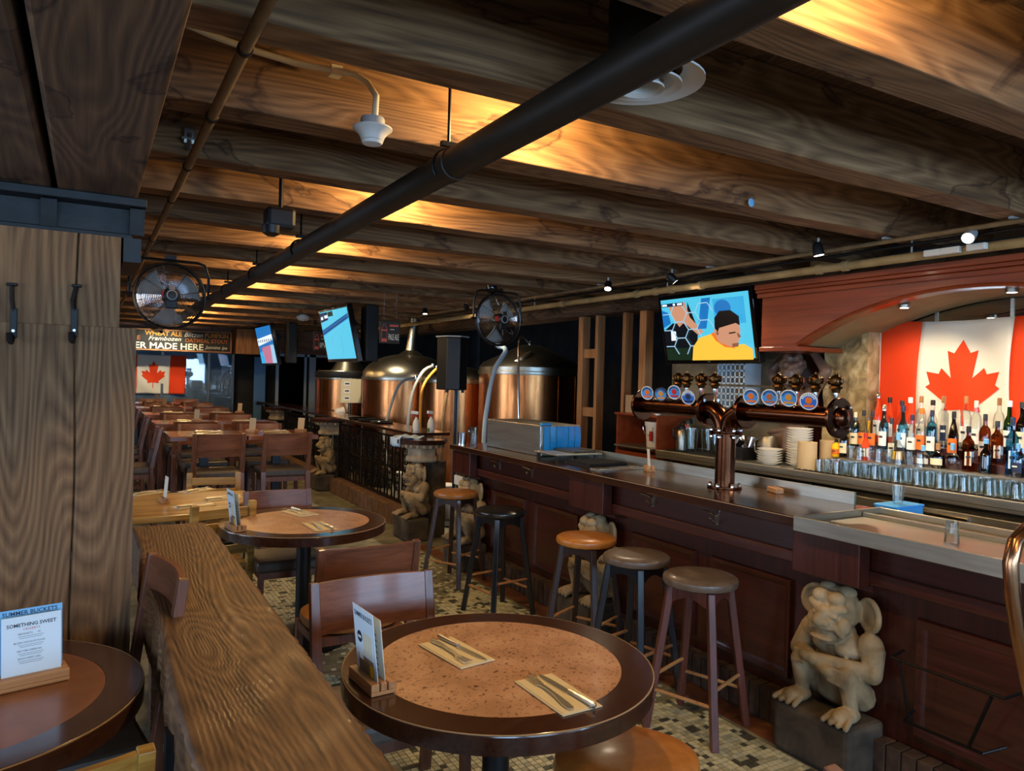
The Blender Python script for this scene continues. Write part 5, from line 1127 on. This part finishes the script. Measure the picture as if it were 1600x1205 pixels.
for y in (2.0, 3.1, 3.3, 4.4, 4.75, 4.95, 5.2, 6.4, 7.8, 9.5): MB().lathe([(.0275, -.022), (.034, -.02), (.034, .02), (.0275, .022)], 16, (0, y-5, 0), 'y', cap=False).build('coupling', 'pipe_tan', t)
for y in (2.66, 4.8, 6.95): MB().cyl((0, y-5, .028), (0, y-5, .13), .006, n=6).build('hanger_rod', 'grey_plastic', t)
t = thing('thin_bar_conduit', 'thin grey conduit pair above the cream pipe', 'pipe', (4.10, 4, 2.572)); MB().cyl((0, -3.5, 0), (0, 6, 0), .014, n=10).build('pipe_run', 'pipe_brown', t); MB().cyl((.06, -3.5, -.028), (.06, 6, -.028), .01, n=10).build('cable', 'iron', t)
for y in (1.3, 2.05, 2.75, 4.2, 5.6): MB().box(-.02, .08, y-4-.01, y-4+.01, .0145, .027).build('strap', 'grey_plastic', t, 0)
cb = thing('loose_cables', 'tangle of thin black cables along the top of the arch', 'cable', (4.35, 3.5, 2.48)); rnd = random.Random(8)
for k in range(3): MB().tube([(rnd.uniform(-.04, .04), -2.2+.44*i, rnd.uniform(-.0, .08)) for i in range(11)], .005, 5).build('cable', 'rubber', cb)
# smoke detector hung on a bent conduit
q = hy(582, 205, 2.5)
t = thing('smoke_detector', 'white smoke detector hanging from a bent tan conduit', 'smoke detector', tuple(q))
P = lambda px, py, Y=2.62: hy(px, py, Y)-q
MB().tube([P(285, 35), P(330, 55), P(400, 80), P(460, 98), P(520, 110), P(555, 116, 2.6), P(575, 130, 2.57), P(588, 150, 2.53), (.008, 0, .06), (.004, 0, .04)], .011, 10).build('conduit', 'cream', t)
MB().lathe([(.0, .045), (.04, .045), (.042, .04), (.042, .012), (0, .012)], 20).build('junction_box', 'grey_plastic', t); MB().lathe([(.04, .0115), (.068, .011), (.069, .006), (.055, -.005), (.043, -.02), (.036, -.04), (.033, -.045), (0, -.046)], 28).build('sensor_head', 'white_plastic', t)
MB().lathe([(.0375, -.034), (.0385, -.034), (.0385, -.028), (.0385, -.028)], 24, cap=False).build('sensor_slot', 'black', t)
cq = P(525, 111); MB().box(cq.x-.02, cq.x+.02, cq.y-.016, cq.y+.03, cq.z-.016, cq.z+.016).build('conduit_clip', 'cream', t, 0)
dq = hz(1003, 120, 2.585)
t = thing('ceiling_diffuser', 'round white air diffuser with concentric rings behind the black pipe', 'air vent', (dq.x, dq.y, 2.575))
for k, (r, z) in enumerate(((.18, 0), (.115, -.012), (.065, -.022))): MB().lathe([(r*.66, .03+z*0), (r*.8, .012+z), (r, z), (r, z-.006), (r*.8, z+.004), (r*.64, .026)], 36, cap=False).build('ring', 'white_plastic', t)
MB().lathe([(.1, .03), (.1, .34)], 28, cap=False).build('duct', 'pipe_black', t); MB().lathe([(0, .0), (.03, .0), (.03, .01), (0, .01)], 16).build('hub', 'grey_plastic', t)
for a in range(3): MB().bar((0, 0, .006), (.13*math.cos(a*2.1), .13*math.sin(a*2.1), .02), .008, .006).build('spoke', 'grey_plastic', t, 0)
q = hy(432, 352, 4.02); t = thing('ceiling_speaker', 'small black box speaker tucked up between the joists', 'speaker', (q.x, q.y, q.z)); MB().box(-.06, .09, -.06, .06, -.02, .09).build('cabinet', 'black', t, 0, .02); MB().lathe([(.05, -.0), (.045, -.04), (.02, -.055), (0, -.055)], 16, (-.03, -.02, -.01)).build('horn', 'black', t); MB().cyl((.02, .0, .08), (.02, 0, .44), .012, n=8).build('stem', 'iron', t)
q = hy(295, 215, 3.385); t = thing('beam_clamp', 'small galvanised clamp on a dark joist', 'clamp', (q.x, 3.385, q.z)); MB().box(-.022, .022, -.02, .004, -.03, .035).build('plate', 'screw', t, 0, .003); MB().cyl((0, -.03, -.06), (0, -.03, .01), .008, n=8).build('bolt', 'screw', t); MB().box(-.03, .03, -.045, -.02, -.02, -.012).build('jaw', 'screw', t, 0)
q = hz(768, 450, 2.58); t = thing('dome_camera', 'small black dome camera above the right fan', 'camera', (q.x, q.y, 2.58)); MB().lathe([(.055, .02), (.055, .0), (.05, -.03), (.03, -.055), (0, -.062)], 20).build('dome', 'black_gloss', t); MB().lathe([(.06, .04), (.06, .02)], 20).build('base', 'black', t)
q = hz(474, 497, 2.57); t = thing('smoke_alarm', 'small white ceiling alarm far down the room', 'smoke detector', (q.x, q.y, 2.57)); MB().lathe([(.1, .03), (.11, .0), (.07, -.04), (0, -.05)], 20).build('dome', 'white_plastic', t); MB().lathe([(.06, .05), (.06, .031)], 16).build('base', 'white_plastic', t)
q = hy(1172, 317, 2.665); tag(MB().ell((0, 0, 0), (.022, .003, .022), None, 9, 6).build('paint_daub', 'sky_blue', None, 30, 0, (q.x, 2.657, q.z)), 'small pale blue paint daub on a joist above the bar', 'paint mark')
# ------------------------------------------------------------------ fans
def fan(c, label, rz=0):
    t = thing('cage_fan', label, 'fan', tuple(c), rz); R = .25
    rg = lambda r, y, w, n=40: MB().tube([(r*math.cos(2*PI*k/n), y, r*math.sin(2*PI*k/n)) for k in range(n)], w, 6, closed=True)
    rg(R, 0, .011).build('outer_hoop', 'black', t); rg(R+.006, -.035, .006).build('front_hoop', 'steel_dark', t)
    wires = MB()
    for yy, dep in ((-.07, -.0), (.07, .0)):
        for k in range(16):
            r = .06+.012*k; y = yy*(1-(r/R)**3)
            wires.tube([(r*math.cos(2*PI*i/28), y, r*math.sin(2*PI*i/28)) for i in range(28)], .0013, 4, closed=True)
        for k in range(8):
            a = 2*PI*k/8+.2; wires.tube([(r*math.cos(a), yy*(1-(r/R)**3), r*math.sin(a)) for r in (.05, .1, .15, .2, .25)], .0026, 4)
    tag(wires.build('wire_guard', 'chrome', t, 0), kind='stuff')
    for k in range(3):
        a0 = 2*PI*k/3+.5; m_ = MB(); m_.sheet(8, 8, lambda u, v: ((.05+.17*v)*math.cos(a0+(u-.5)*1.15*(.6+.4*v)), .03+.045*(u-.5), (.05+.17*v)*math.sin(a0+(u-.5)*1.15*(.6+.4*v)))); o = m_.build('blade', 'grey_plastic', t); o.modifiers.new('s', 'SOLIDIFY').thickness = .003
    MB().lathe([(.06, 0), (.062, -.09), (.05, -.12), (.03, -.125), (0, -.125)], 20, (0, 0, 0), 'y').build('motor', 'black', t); MB().box(-.04, .04, -.115, -.075, -.1, -.03).build('switch_box', 'black', t, 0, .006); MB().box(-.022, .022, -.127, -.09, .04, .075).build('label_plate', 'chrome', t, 0); MB().box(-.065, -.05, -.1, -.06, -.02, .03).build('warning_label', 'red', t, 0)
    MB().tube([(.035*math.cos(2*PI*k/16), -.126, .035*math.sin(2*PI*k/16)) for k in range(16)], .004, 5, closed=True).build('motor_ring', 'grey_plastic', t)
    MB().tube([(-R-.03, 0, 0), (-R-.032, 0, .16), (-R-.0, 0, .262), (-R+.05, 0, .276), (R-.05, 0, .276), (R, 0, .262), (R+.032, 0, .16), (R+.03, 0, 0)], .011, 8).build('yoke', 'black', t)
    for s in (-1, 1): MB().cyl((s*(R-.01), 0, 0), (s*(R+.055), 0, 0), .012, n=8).build('pivot', 'black', t)
    MB().box(-.04, .04, -.03, .03, .284, .315).build('ceiling_plate', 'chrome', t, 0); return t
fan(hy(265, 463, 6.32), 'large caged fan hanging near the timber post, grey blades', .05); fan(hy(777, 500, 6.42), 'caged fan hanging in front of the copper tanks', .12)
# ------------------------------------------------------------------ lamps
emit('bulb_warm', '#ffd9a0', 6); emit('bulb_white', '#fff2dc', 12)
for m_ in range(-2, 11):
    y = 1.27+1.42*m_-.30
    t = thing('joist_lamp', 'bare warm bulb in the joist bay %s' % (['behind the viewer, far', 'behind the viewer', 'nearest overhead', 'above the smoke detector', 'above the black box speaker', 'before the left fan', 'just past the left fan', 'beyond the fans', 'over the nearest tall tables', 'over the middle tall tables', 'past the middle tables', 'over the far tables', 'nearest the sign'][m_+2]), 'lamp', (1.52, y, 2.70))
    MB().lathe([(.02, .215), (.02, .05), (.026, .045), (.022, .025)], 12).build('holder', 'black', t); MB().ell((0, 0, 0), (.024, .024, .03), None, 12, 8).build('bulb', 'bulb_warm', t)
    point('joist_lamp_light', (1.52, y+.045, 2.70), 26, WARM, .03).parent = None
def spot_lamp(loc, tgt, label, power, ang=70, col=SOFT, up=.05):
    t = thing('spot_lamp', label, 'lamp', loc); d = (Vector(tgt)-Vector(loc)).normalized(); b = Vector((0, 0, 0))
    MB().tube([b-d*.045, b-d*.03, b+d*.035], .03, 14, radii=[.018, .03, .034]).build('head', 'grey_plastic' if 'glaring' in label else 'black', t); MB().cyl(b+d*.0352, b+d*.037, .028, n=14).build('lens', 'bulb_white', t)
    MB().cyl((0, 0, .02), (0, 0, up), .007, n=6).build('stem', 'grey_plastic', t)
    spot('spot_light', Vector(loc)+d*.05, tgt, power, col, ang, .7, .03)
def puck(y, tgt, label, power):
    z = zc+math.sqrt(Rr*Rr-(y-c_y)**2); t = thing('puck_lamp', label, 'lamp', (4.62, y, z)); MB().lathe([(.035, -.0005), (.035, -.02), (.028, -.022)], 20, cap=True).build('housing', 'steel', t); MB().lathe([(.026, -.0222), (0, -.0225)], 16).build('lens', 'bulb_white', t)
    spot('puck_light', (4.62, y, z-.03), tgt, power, SOFT, 125, .6, .03)
puck(2.95, (4.95, 3.1, 1.2), 'small round lamp under the left part of the arch', 20); puck(2.3, (4.95, 2.35, 1.2), 'small round lamp under the crown of the arch', 18); puck(1.7, (4.95, 1.8, 1.2), 'small round lamp under the right part of the arch', 18)
spot_lamp((4.10, 2.26, 2.535), (2.6, 2.0, 1.5), 'small glaring spot lamp on the conduit, upper right', 10, 90)
spot_lamp((4.0, 4.5, 2.53), (5.1, 4.15, 1.35), 'unseen fill lamp added to brighten the plaster wall left of the arch', 22, 80, SOFT, .07); spot_lamp((3.82, 3.0, 2.53), (4.15, 2.8, .6), 'unseen fill lamp added to brighten the aisle behind the bar', 85, 110, SOFT, .07); spot_lamp((3.9, 5.2, 2.53), (3.3, 4.6, 1.0), 'spot lamp above the steel machine', 22, 80, SOFT, .07)  # wall and aisle spots are made-up fill lights for the plaster and steel doors
spot_lamp((3.9, 8.0, 2.54), (5.0, 9.0, 1.4), 'spot lamp lighting the big copper tank', 60, 90, (1, .82, .55)); spot_lamp((3.5, 10.2, 2.54), (4.3, 11.3, 1.3), 'spot lamp lighting the domed copper tank', 60, 90, (1, .82, .55)); spot_lamp((3.2, 12.2, 2.54), (4.0, 13.2, 1.3), 'spot lamp lighting the farthest tank', 40, 90, (1, .82, .55))
spot_lamp((1.15, 15.4, 2.42), (1.2, 16.6, 1.8), 'bright small spot lamp in front of the beer sign', 50, 100, (1, .88, .66), .18)
# ------------------------------------------------------------------ signs
sg = thing('beer_sign', 'dark signboard with gold and white brewery lettering above the far flag', 'sign', (.95, 16.2, 2.28)); W_ = 3.1
MB().box(-1.56, 1.56, 0, .03, -.2, .2).build('board', 'chalk', sg, 0); 
for z in (-.2, .2): MB().box(-1.58, 1.58, -.008, .032, z-.012, z+.012).build('frame_strip', 'stud', sg, 0)
for x in (-1.57, 1.57): MB().box(x-.012, x+.012, -.008, .032, -.187, .187).build('frame_strip', 'stud', sg, 0)
SGX = lambda px: hy(px, 535, 16.2).x-.95
S4 = lambda x, z: frame4((x, -.002, z), (1, 0, 0), (0, 0, 1))
def sgn(w, p0, p1, z, h, m): a, b = SGX(p0), SGX(p1); text(w, b-a, h, m, sg, S4((a+b)/2, z))
sgn('BEER MADE HERE', 193, 318, -.115, .125, 'white_letter'); sgn('WHEAT ALE', 226, 284, .13, .09, 'gold_letter'); sgn('Blitzen', 288, 317, .13, .09, 'white_letter'); sgn('PUMPKIN', 320, 356.5, .13, .09, 'gold_letter')
sgn('Frambozen', 232, 283, .03, .08, 'white_letter'); sgn('OATMEAL STOUT', 289, 356.5, .015, .08, 'rust_letter'); sgn('Jasmine ipa', 320, 355, -.12, .09, 'white_letter'); sgn('PALE', 195, 219, .03, .08, 'rust_letter')
for x in (-1.2, 1.2): MB().cyl((x, .015, .2), (x, .015, .318), .006, n=6).build('hanger', 'iron', sg)
def hang_board(px0, px1, py0, py1, Y, word, label):
    a = hy(px0, py0, Y); b = hy(px1, py1, Y); c = (a+b)/2; w = b.x-a.x; h = a.z-b.z; t = thing('hanging_board', label, 'sign', (c.x, Y, c.z), -.1)
    MB().box(-w/2, w/2, -.01, .01, -h/2, h/2).build('board', 'board_dark', t, 0, .006)
    bx = -w*.28; m_ = MB(); m_.tube([(bx+a*w, -.0115, b_*h) for a, b_ in ((-.13, -.28), (-.13, .12), (-.1, .22), (-.05, .26), (-.05, .36), (.05, .36), (.05, .26), (.1, .22), (.13, .12), (.13, -.28))], .0022, 4, closed=True); m_.build('growler_emblem', 'ink_red', t, 0); MB().box(bx-w*.13, bx+w*.13, -.0125, -.0105, -h*.42, -h*.28).build('emblem_base', 'ink_red', t, 0); MB().box(bx-w*.13, bx+w*.13, -.0125, -.0105, h*.06, h*.12).build('emblem_band', 'ink_red', t, 0)
    f = lambda x, z: frame4((x, -.0115, z), (1, 0, 0), (0, 0, 1))
    MB().box(-w*.02, w*.4, -.0125, -.0105, h*.26, h*.345).build('red_script', 'ink_red', t, 0); text(word, w*.5, h*.26, 'white_letter', t, f(w*.18, -h*.2)); MB().box(w*.0, w*.2, -.0125, -.0105, h*.12, h*.14).build('fine_line', 'white_letter', t, 0)
    for x in (-w*.3, w*.3):
        m_ = MB(); z = h/2; k = 0
        while z < 2.598-c.z:
            m_.tube([(x+(.006*math.cos(q_*PI/3) if k % 2 == 0 else 0), (.006*math.cos(q_*PI/3) if k % 2 else 0), z+.012+.012*math.sin(q_*PI/3)) for q_ in range(6)], .002, 4, closed=True); z += .02; k += 1
        tag(m_.build('chain', 'chrome', t, 0), kind='stuff')
    return t
hang_board(594, 624, 501, 538, 7.73, 'PALE ALE', 'dark hanging board with a red growler emblem reading PALE ALE'); hang_board(490, 513, 518, 549, 11.28, 'IPA', 'dark hanging board reading IPA beside the cyan television'); hang_board(448, 465, 527, 552, 14.83, 'PALE', 'small dark hanging board between the two hanging televisions')
# ------------------------------------------------------------------ brewery
def tank(x, y, r, zt, label, dome, ztop, man=None):
    t = thing('copper_tank', label, 'brewing tank', (x, y, 0))
    MB().lathe([(r, .15), (r, zt)], 56, cap=False).build('copper_jacket', 'copper', t); MB().lathe([(r-.03, .15), (r-.03, .02), (0, .02)], 40).build('skirt', 'steel_dark', t)
    MB().lathe([(r+.012, zt-.02), (r+.015, zt), (r+.012, zt+.03), (r-.02, zt+.035)], 56, cap=False).build('steel_band', 'tank_steel', t)
    if dome == 'dome': pr = [(r*math.cos(a), zt+.03+(ztop-zt-.03)*math.sin(a)) for a in [PI/2*k/12 for k in range(12)]]+[(.1, ztop), (0, ztop)]
    else: pr = [(r, zt+.03), (r, zt+.08), (r*.93, zt+.14), (.12, ztop), (0, ztop+.01)]
    MB().lathe(pr, 56).build('steel_dome', 'tank_steel', t)
    for k in range(5): a = -PI/2-.9+.45*k; MB().box(-.004, .004, -.003, .003, .2, zt-.03).build('seam', 'copper', t, 0, 0, (r*math.cos(a)*1.001, r*math.sin(a)*1.001, 0), (0, 0, a+PI/2))
    return t
t1 = tank(5.2, 8.62, .70, 1.77, 'large copper-clad tank with grey cone top, beside the timber studs', 'cone', 2.16)
m_ = MB(); m_.lathe([(.2, 0), (.21, .02), (.2, .04), (.14, .05), (0, .055)], 28); o = m_.build('manway_hatch', 'tank_steel', t1, 38, 0, (-.36, -.22, .0), (-.2, -.5, 0)); o.location = (-.33, -.25, 1.93)
t2 = tank(4.36, 11.0, .70, 1.64, 'copper tank with a broad polished steel dome and vent', 'dome', 2.04)
MB().tube([(.05, 0, 2.03), (.05, 0, 2.1), (.06, 0, 2.25), (.1, 0, 2.6)], .09, 16, radii=[.2, .09, .075, .075]).build('vent_pipe', 'tank_steel', t2)
t3 = tank(4.60, 9.72, .52, 1.63, 'smaller copper tank with a low steel dome, middle of the row', 'dome', 1.86)
MB().lathe([(.14, 0), (.15, .02), (.1, .05), (0, .06)], 20, (-.12, -.12, 1.84)).build('manway_hatch', 'tank_steel', t3); MB().lathe([(.1, .03), (.1, .05)], 6, (-.12, -.12, 1.89)).build('hatch_wheel', 'chrome', t3)
t4 = tank(4.05, 13.1, .56, 1.62, 'copper tank under a conical steel hood, farthest left', 'cone', 1.75)
MB().lathe([(.57, 1.62), (.58, 1.64), (.58, 1.74), (.3, 1.76)], 40, cap=False).build('black_lid', 'black', t4); MB().lathe([(.3, 1.76), (.1, 2.12), (.1, 2.9)], 30, cap=False).build('hood', 'tank_steel', t4)
def hose(pts, r, m, label, Y):
    p3 = [hy(a, b, Y if len(c_) == 0 else c_[0]) for a, b, *c_ in pts]
    sm = []
    for i in range(len(p3)-1):
        p0, p1, p2, p3_ = p3[max(i-1, 0)], p3[i], p3[i+1], p3[min(i+2, len(p3)-1)]
        for k in range(6):
            u = k/6; sm.append(.5*((2*p1)+(p2-p0)*u+(2*p0-5*p1+4*p2-p3_)*u*u+(3*p1-p0-3*p2+p3_)*u**3))
    sm.append(p3[-1]); sm[0] = Vector((sm[0].x, sm[0].y, max(.02, sm[0].z)))
    t = thing('brew_hose', label, 'hose', tuple(sm[0])); MB().tube([p-sm[0] for p in sm], r, 10).build('tube', m, t); MB().lathe([(r*1.4, -.02), (r*1.4, .03)], 12, tuple(sm[-1]-sm[0])).build('coupling', 'chrome', t); return t
hose([(618, 790, 9.9), (600, 690, 9.9), (606, 650, 10.0), (625, 600, 10.1), (650, 590, 10.15)], .02, 'grey_plastic', 'grey hose curving up the domed tank', 10)
hose([(632, 780, 8.9), (636, 680, 8.95), (643, 620, 9.0), (660, 582, 9.05), (676, 572, 9.3)], .02, 'grey_plastic', 'grey hose rising to the middle tank hatch', 9)
hose([(655, 780, 8.8), (657, 640, 8.85), (663, 600, 8.9), (683, 575, 9.2)], .018, 'gold_letter', 'amber hose rising to the middle tank', 9)
hose([(688, 800, 8.7), (690, 690, 8.75), (697, 620, 8.8), (708, 585, 8.9)], .022, 'pipe_brown', 'brown hose beside the black pole speaker', 9)
hose([(712, 820, 7.75), (712, 690, 7.75), (714, 640, 7.75), (715, 606, 7.75)], .022, 'rope', 'cream ribbed hose hanging beside the speaker pole', 8)
hose([(752, 850, 7.6), (756, 690, 7.6), (762, 630, 7.7), (772, 580, 7.8), (790, 548, 7.95), (778, 541, 8.05)], .028, 'cloth_blue', 'grey-blue hose arching over the big tank', 8)
hose([(802, 850, 7.75), (810, 690, 7.75), (810, 600, 7.8), (811, 535, 7.85), (818, 527, 7.9), (828, 537, 8.0)], .014, 'chrome', 'thin steel pipe with valves on the front of the big tank', 8)
t = thing('pole_speaker', 'black angular loudspeaker on a pole in front of the tanks', 'speaker', (3.62, 7.72, 0))
MB().prism([(-.17, .1), (-.13, -.1), (.0, -.17), (.13, -.1), (.17, .1)], lambda a, b: (a, b, 1.55), (0, 0, .6)).build('cabinet', 'black', t, 0, .012); MB().prism([(-.18, .11), (-.14, -.11), (.0, -.18), (.14, -.11), (.18, .11)], lambda a, b: (a, b, 2.151), (0, 0, .015)).build('top_cap', 'grey_plastic', t, 0)
MB().cyl((.04, 0, .03), (.04, 0, 1.549), .018, n=12).build('pole', 'navy', t); MB().lathe([(.2, .001), (.2, .02), (.03, .03)], 24, (.04, 0, 0)).build('base', 'black', t)
for x in (-.1, .1): MB().cyl((x, -.05, 1.52), (x, -.05, 1.549), .018, n=8).build('foot_stud', 'black', t)
q = hy(543, 607, 12.2); t = thing('control_box', 'pale grey control box with dials among the tanks', 'control box', (3.78, 12.1, 1.42)); MB().box(-.17, .17, -.08, .08, -.2, .2).build('box', 'cream', t, 0, .008)
for z in (.12, 0, -.12): MB().box(-.13, -.02, -.084, -.0805, z-.035, z+.035).build('meter', 'white', t, 0); MB().box(-.11, -.04, -.0855, -.0845, z-.01, z+.012).build('meter_needle', 'ink', t, 0)
MB().cyl((.0, 0, -1.42), (.0, 0, -.2), .025, n=8).build('stand', 'steel_dark', t); MB().tube([(-.22, -.02, -1.4), (-.22, -.02, -.45), (-.2, -.02, -.35), (-.1, -.02, -.33)], .07, 12).build('insulated_pipe', 'white_plastic', t)
# studs of the unfinished partition
for k, (y, w, d) in enumerate(((6.90, .09, .1), (6.60, .05, .09), (6.12, .05, .09), (5.82, .1, .1))):
    t = thing('timber_stud', ['broad timber stud against the copper tank', 'slim timber stud right of the broad one', 'dark timber stud in the middle of the gap', 'stout timber stud left of the football television'][k], 'post', (4.86, y, 0)); MB().box(-.05, .05, -w/2, w/2, .001, 2.418).build('upright', 'stud', t, 0, .004)
    if k == 0:
        for z in (1.35, 2.0): MB().box(-.03, .03, -.274, -.046, z-.05, z+.05).build('noggin', 'stud', t, 0)
for k, (x, y) in enumerate(((5.3, 6.3), (5.4, 6.45))): tag(MB().cyl((0, 0, .001), (0, 0, 3.29), .022, n=10).build('riser_pipe', ('pipe_black', 'steel_dark')[k], None, 38, 0, (x, y, 0)), ['dark riser pipe in the gap between studs', 'thin steel riser pipe in the gap between studs'][k], 'pipe')
# cabinet with carton and bucket left of the flasks
t = thing('open_cabinet', 'brown open-fronted cabinet left of the coffee flasks', 'cabinet', (4.66, 5.45, 0)); Q = t.location
for nm, a in (('side_panel', (-.2, .2, -.3, -.28, .001, 1.38)), ('side_panel', (-.2, .2, .28, .3, .001, 1.38)), ('top_panel', (-.22, .2, -.31, .31, 1.3805, 1.40)), ('shelf', (-.2, .2, -.279, .279, 1.06, 1.08)), ('back_panel', (.18, .199, -.279, .279, .001, 1.38)), ('door', (-.215, -.201, -.29, .29, .05, 1.04))): MB().box(*a).build(nm, 'arch_wood', t, 0)
MB().box(-.24, .18, -.279, .279, 1.0801, 1.095).build('worktop', 'steel', t, 0)
t = thing('carton', 'cardboard carton on top of the open cabinet', 'box', (4.64, 5.48, 1.4005)); MB().box(-.12, .12, -.22, .22, .0, .17).build('box', 'cardboard', t, 0, .003); MB().box(-.1205, .1205, -.02, .02, .1701, .172).build('tape', 'cardboard_light', t, 0)
t = thing('plastic_pail', 'white plastic pail with a handle in the cabinet', 'bucket', (4.60, 5.33, 1.0955)); MB().lathe([(.085, .0), (.1, .2), (.107, .2), (.107, .225), (.095, .225), (.08, .01)], 24).build('pail', 'white_plastic', t); MB().lathe([(.108, .2251), (.108, .235), (0, .238)], 24).build('lid', 'white_plastic', t); MB().tube([(-.1, .07*math.cos(a), .19-.08*math.sin(a)) for a in [PI*k/8 for k in range(9)]], .003, 5).build('bail_handle', 'chrome', t); MB().box(-.1, -.09, -.06, -.02, .06, .15).build('red_label', 'red', t, 0)
t = thing('sauce_bottle', 'small clear sauce bottle with a pink cap on the cabinet', 'bottle', (4.50, 5.20, 1.4005)); MB().lathe([(.025, .0), (.027, .07), (.012, .1)], 12).build('body', 'white_plastic', t); MB().lathe([(.014, .1), (.014, .13), (.006, .14)], 10).build('cap', 'ink_red', t)
t = thing('dish_rack', 'pale blue plastic dish racks stacked on a bracket below the television', 'rack', (4.9, 4.62, 1.5)); 
for j in range(2):
    z = .2*j; rk = MB()
    for i in range(7): rk.box(-.1, -.095, -.15+.05*i-.006, -.15+.05*i+.006, z, z+.18)
    for i in range(4): rk.box(-.1, -.095, -.156, .156, z+.055*i, z+.055*i+.014)
    rk.box(-.094, .1, -.156, -.15, z, z+.18); rk.box(-.094, .1, .15, .156, z, z+.18); rk.box(-.094, .1, -.149, .149, z, z+.008); rk.build('crate', 'paper', t, 0)
MB().box(-.1, .245, -.16, .16, -.02, -.001).build('bracket_shelf', 'steel_dark', t, 0)
# ------------------------------------------------------------------ on the railing and the bar's left end
def spray(px, py, label, rz):
    q = hz(px, py, 1.04); t = thing('spray_bottle', label, 'spray bottle', (q.x, q.y, 1.0405), rz)
    MB().lathe([(.04, .0), (.042, .01), (.042, .11), (.03, .15), (.015, .175), (.015, .19)], 14).build('bottle', 'white_plastic', t); MB().lathe([(.018, .19), (.018, .21)], 12).build('collar', 'red', t); MB().bar((.02, 0, .235), (-.06, 0, .245), .026, .035).build('nozzle', 'white', t, 0, .004); MB().bar((-.045, 0, .225), (-.03, 0, .19), .01, .015).build('trigger', 'red', t, 0); MB().box(-.043, -.0405, -.02, .02, .02, .06).build('label', 'green', t, 0)
spray(673, 677, 'white spray bottle with red trigger, right one on the pillar slab', .4); spray(650, 678, 'white spray bottle with red trigger, left one behind the blue cloth', -.3)
q = hz(640, 684, 1.045); t = thing('blue_cloth', 'crumpled pale blue cloth on the nearest pillar slab', 'cloth', (q.x-.02, q.y, 1.0405)); rnd = random.Random(6)
def clth(u, v):
    x = -.17+.3*u; y = -.14+.28*v; z = .018+.012*math.sin(u*7+v*4)+.006*math.sin(u*15-v*9)
    if u < .12: x = -.15+.02*math.sin(v*9); z = .01-(.12-u)*.75
    return (x, y, z)
MB().sheet(26, 22, clth).build('cloth', 'cloth_blue', t).modifiers.new('s', 'SOLIDIFY').thickness = .006
for k, (px, py, r) in enumerate(((575, 657, .18), (590, 660, .18), (603, 665, .15))):
    q = hz(px, py, 1.08); t = thing('serving_tray', ['round black serving tray, far one of three on the railing shelf', 'round black serving tray, middle of three on the railing shelf', 'small round black tray, nearest on the railing shelf'][k], 'tray', (3.30, 10.0-.42*k, 1.0757)); MB().lathe([(0, .0), (r*.93, .0), (r, .02), (r*.98, .022), (r*.9, .006), (0, .006)], 32).build('tray', 'black_gloss', t)
    MB().tube([(r*.99*math.cos(2*PI*i/28), r*.99*math.sin(2*PI*i/28), .021) for i in range(28)], .004, 5, closed=True).build('rim', 'rubber', t)
q = hz(735, 690, CT); t = thing('steel_cup', 'plain steel cup at the left end of the bar', 'cup', (2.96, 6.09, CT+.0005)); MB().lathe([(.04, .0), (.042, .1), (.039, .1), (.037, .005), (0, .005)], 20).build('cup', 'chrome', t); MB().tube([(.042*math.cos(2*PI*i/20), .042*math.sin(2*PI*i/20), .1) for i in range(20)], .002, 5, closed=True).build('rim', 'chrome', t)
q = hz(750, 691, CT); tumbler(3.06, 6.09, CT+.0005, 'stemmed beer glass at the left end of the bar', False, None, GOB, 'stemmed_glass'); q = hz(771, 690, CT); tumbler(3.02, 5.98, CT+.0005, 'straight clear glass beside the steel machine', False, None, PINT, 'tall_glass')
t = thing('shelf_unit', 'pale grey shelf unit in the gap at the left end of the bar', 'shelf unit', (3.12, 6.42, 0)); MB().box(.0, .3, -.1, .1, .001, .93).build('carcass', 'black', t, 0)  # small shelf unit with pale shelf ends, standing in the gap
for z in (.66, .78): MB().box(-.03, -.001, -.09, .09, z, z+.09).build('tray', 'white_plastic', t, 0, .004)

for k, (x, y) in enumerate(((3.75, 8.1), (3.66, 8.9), (3.72, 9.3), (3.62, 8.5))):
    t = thing('white_bucket', ['white bucket behind the iron grille, nearest', 'white bucket behind the iron grille, second', 'white bucket behind the iron grille, farthest', 'white bucket behind the iron grille, close to the bars'][k], 'bucket', (x, y, 0)); MB().lathe([(.12, .001), (.15, .36), (.155, .36), (.155, .39)], 24).build('pail', 'white_plastic', t); MB().lathe([(.156, .3901), (.156, .405), (0, .41)], 24).build('lid', 'white_plastic', t)
spot_lamp((3.75, 8.9, 2.54), (3.75, 8.7, .2), 'added fill lamp brightening the floor behind the grille', 130, 95, (1, .85, .6))  # made-up overhead light so pale things show through the ironwork

for k, px in enumerate((1462, 1490, 1530)):
    q = hx(px, 404-.12*(px-1462), 4.2); t = thing('junction_box', ['pale junction box on the cream pipe, left of three', 'pale junction box on the cream pipe, middle of three', 'pale junction box on the cream pipe, right of three'][k], 'junction box', (4.22, q.y, 2.482)); MB().box(-.06, -.028, -.05, .05, -.018, .018).build('box', 'white_plastic', t, 0, .003); MB().box(-.062, -.0601, -.044, .044, -.014, .014).build('cover', 'paper_warm', t, 0)
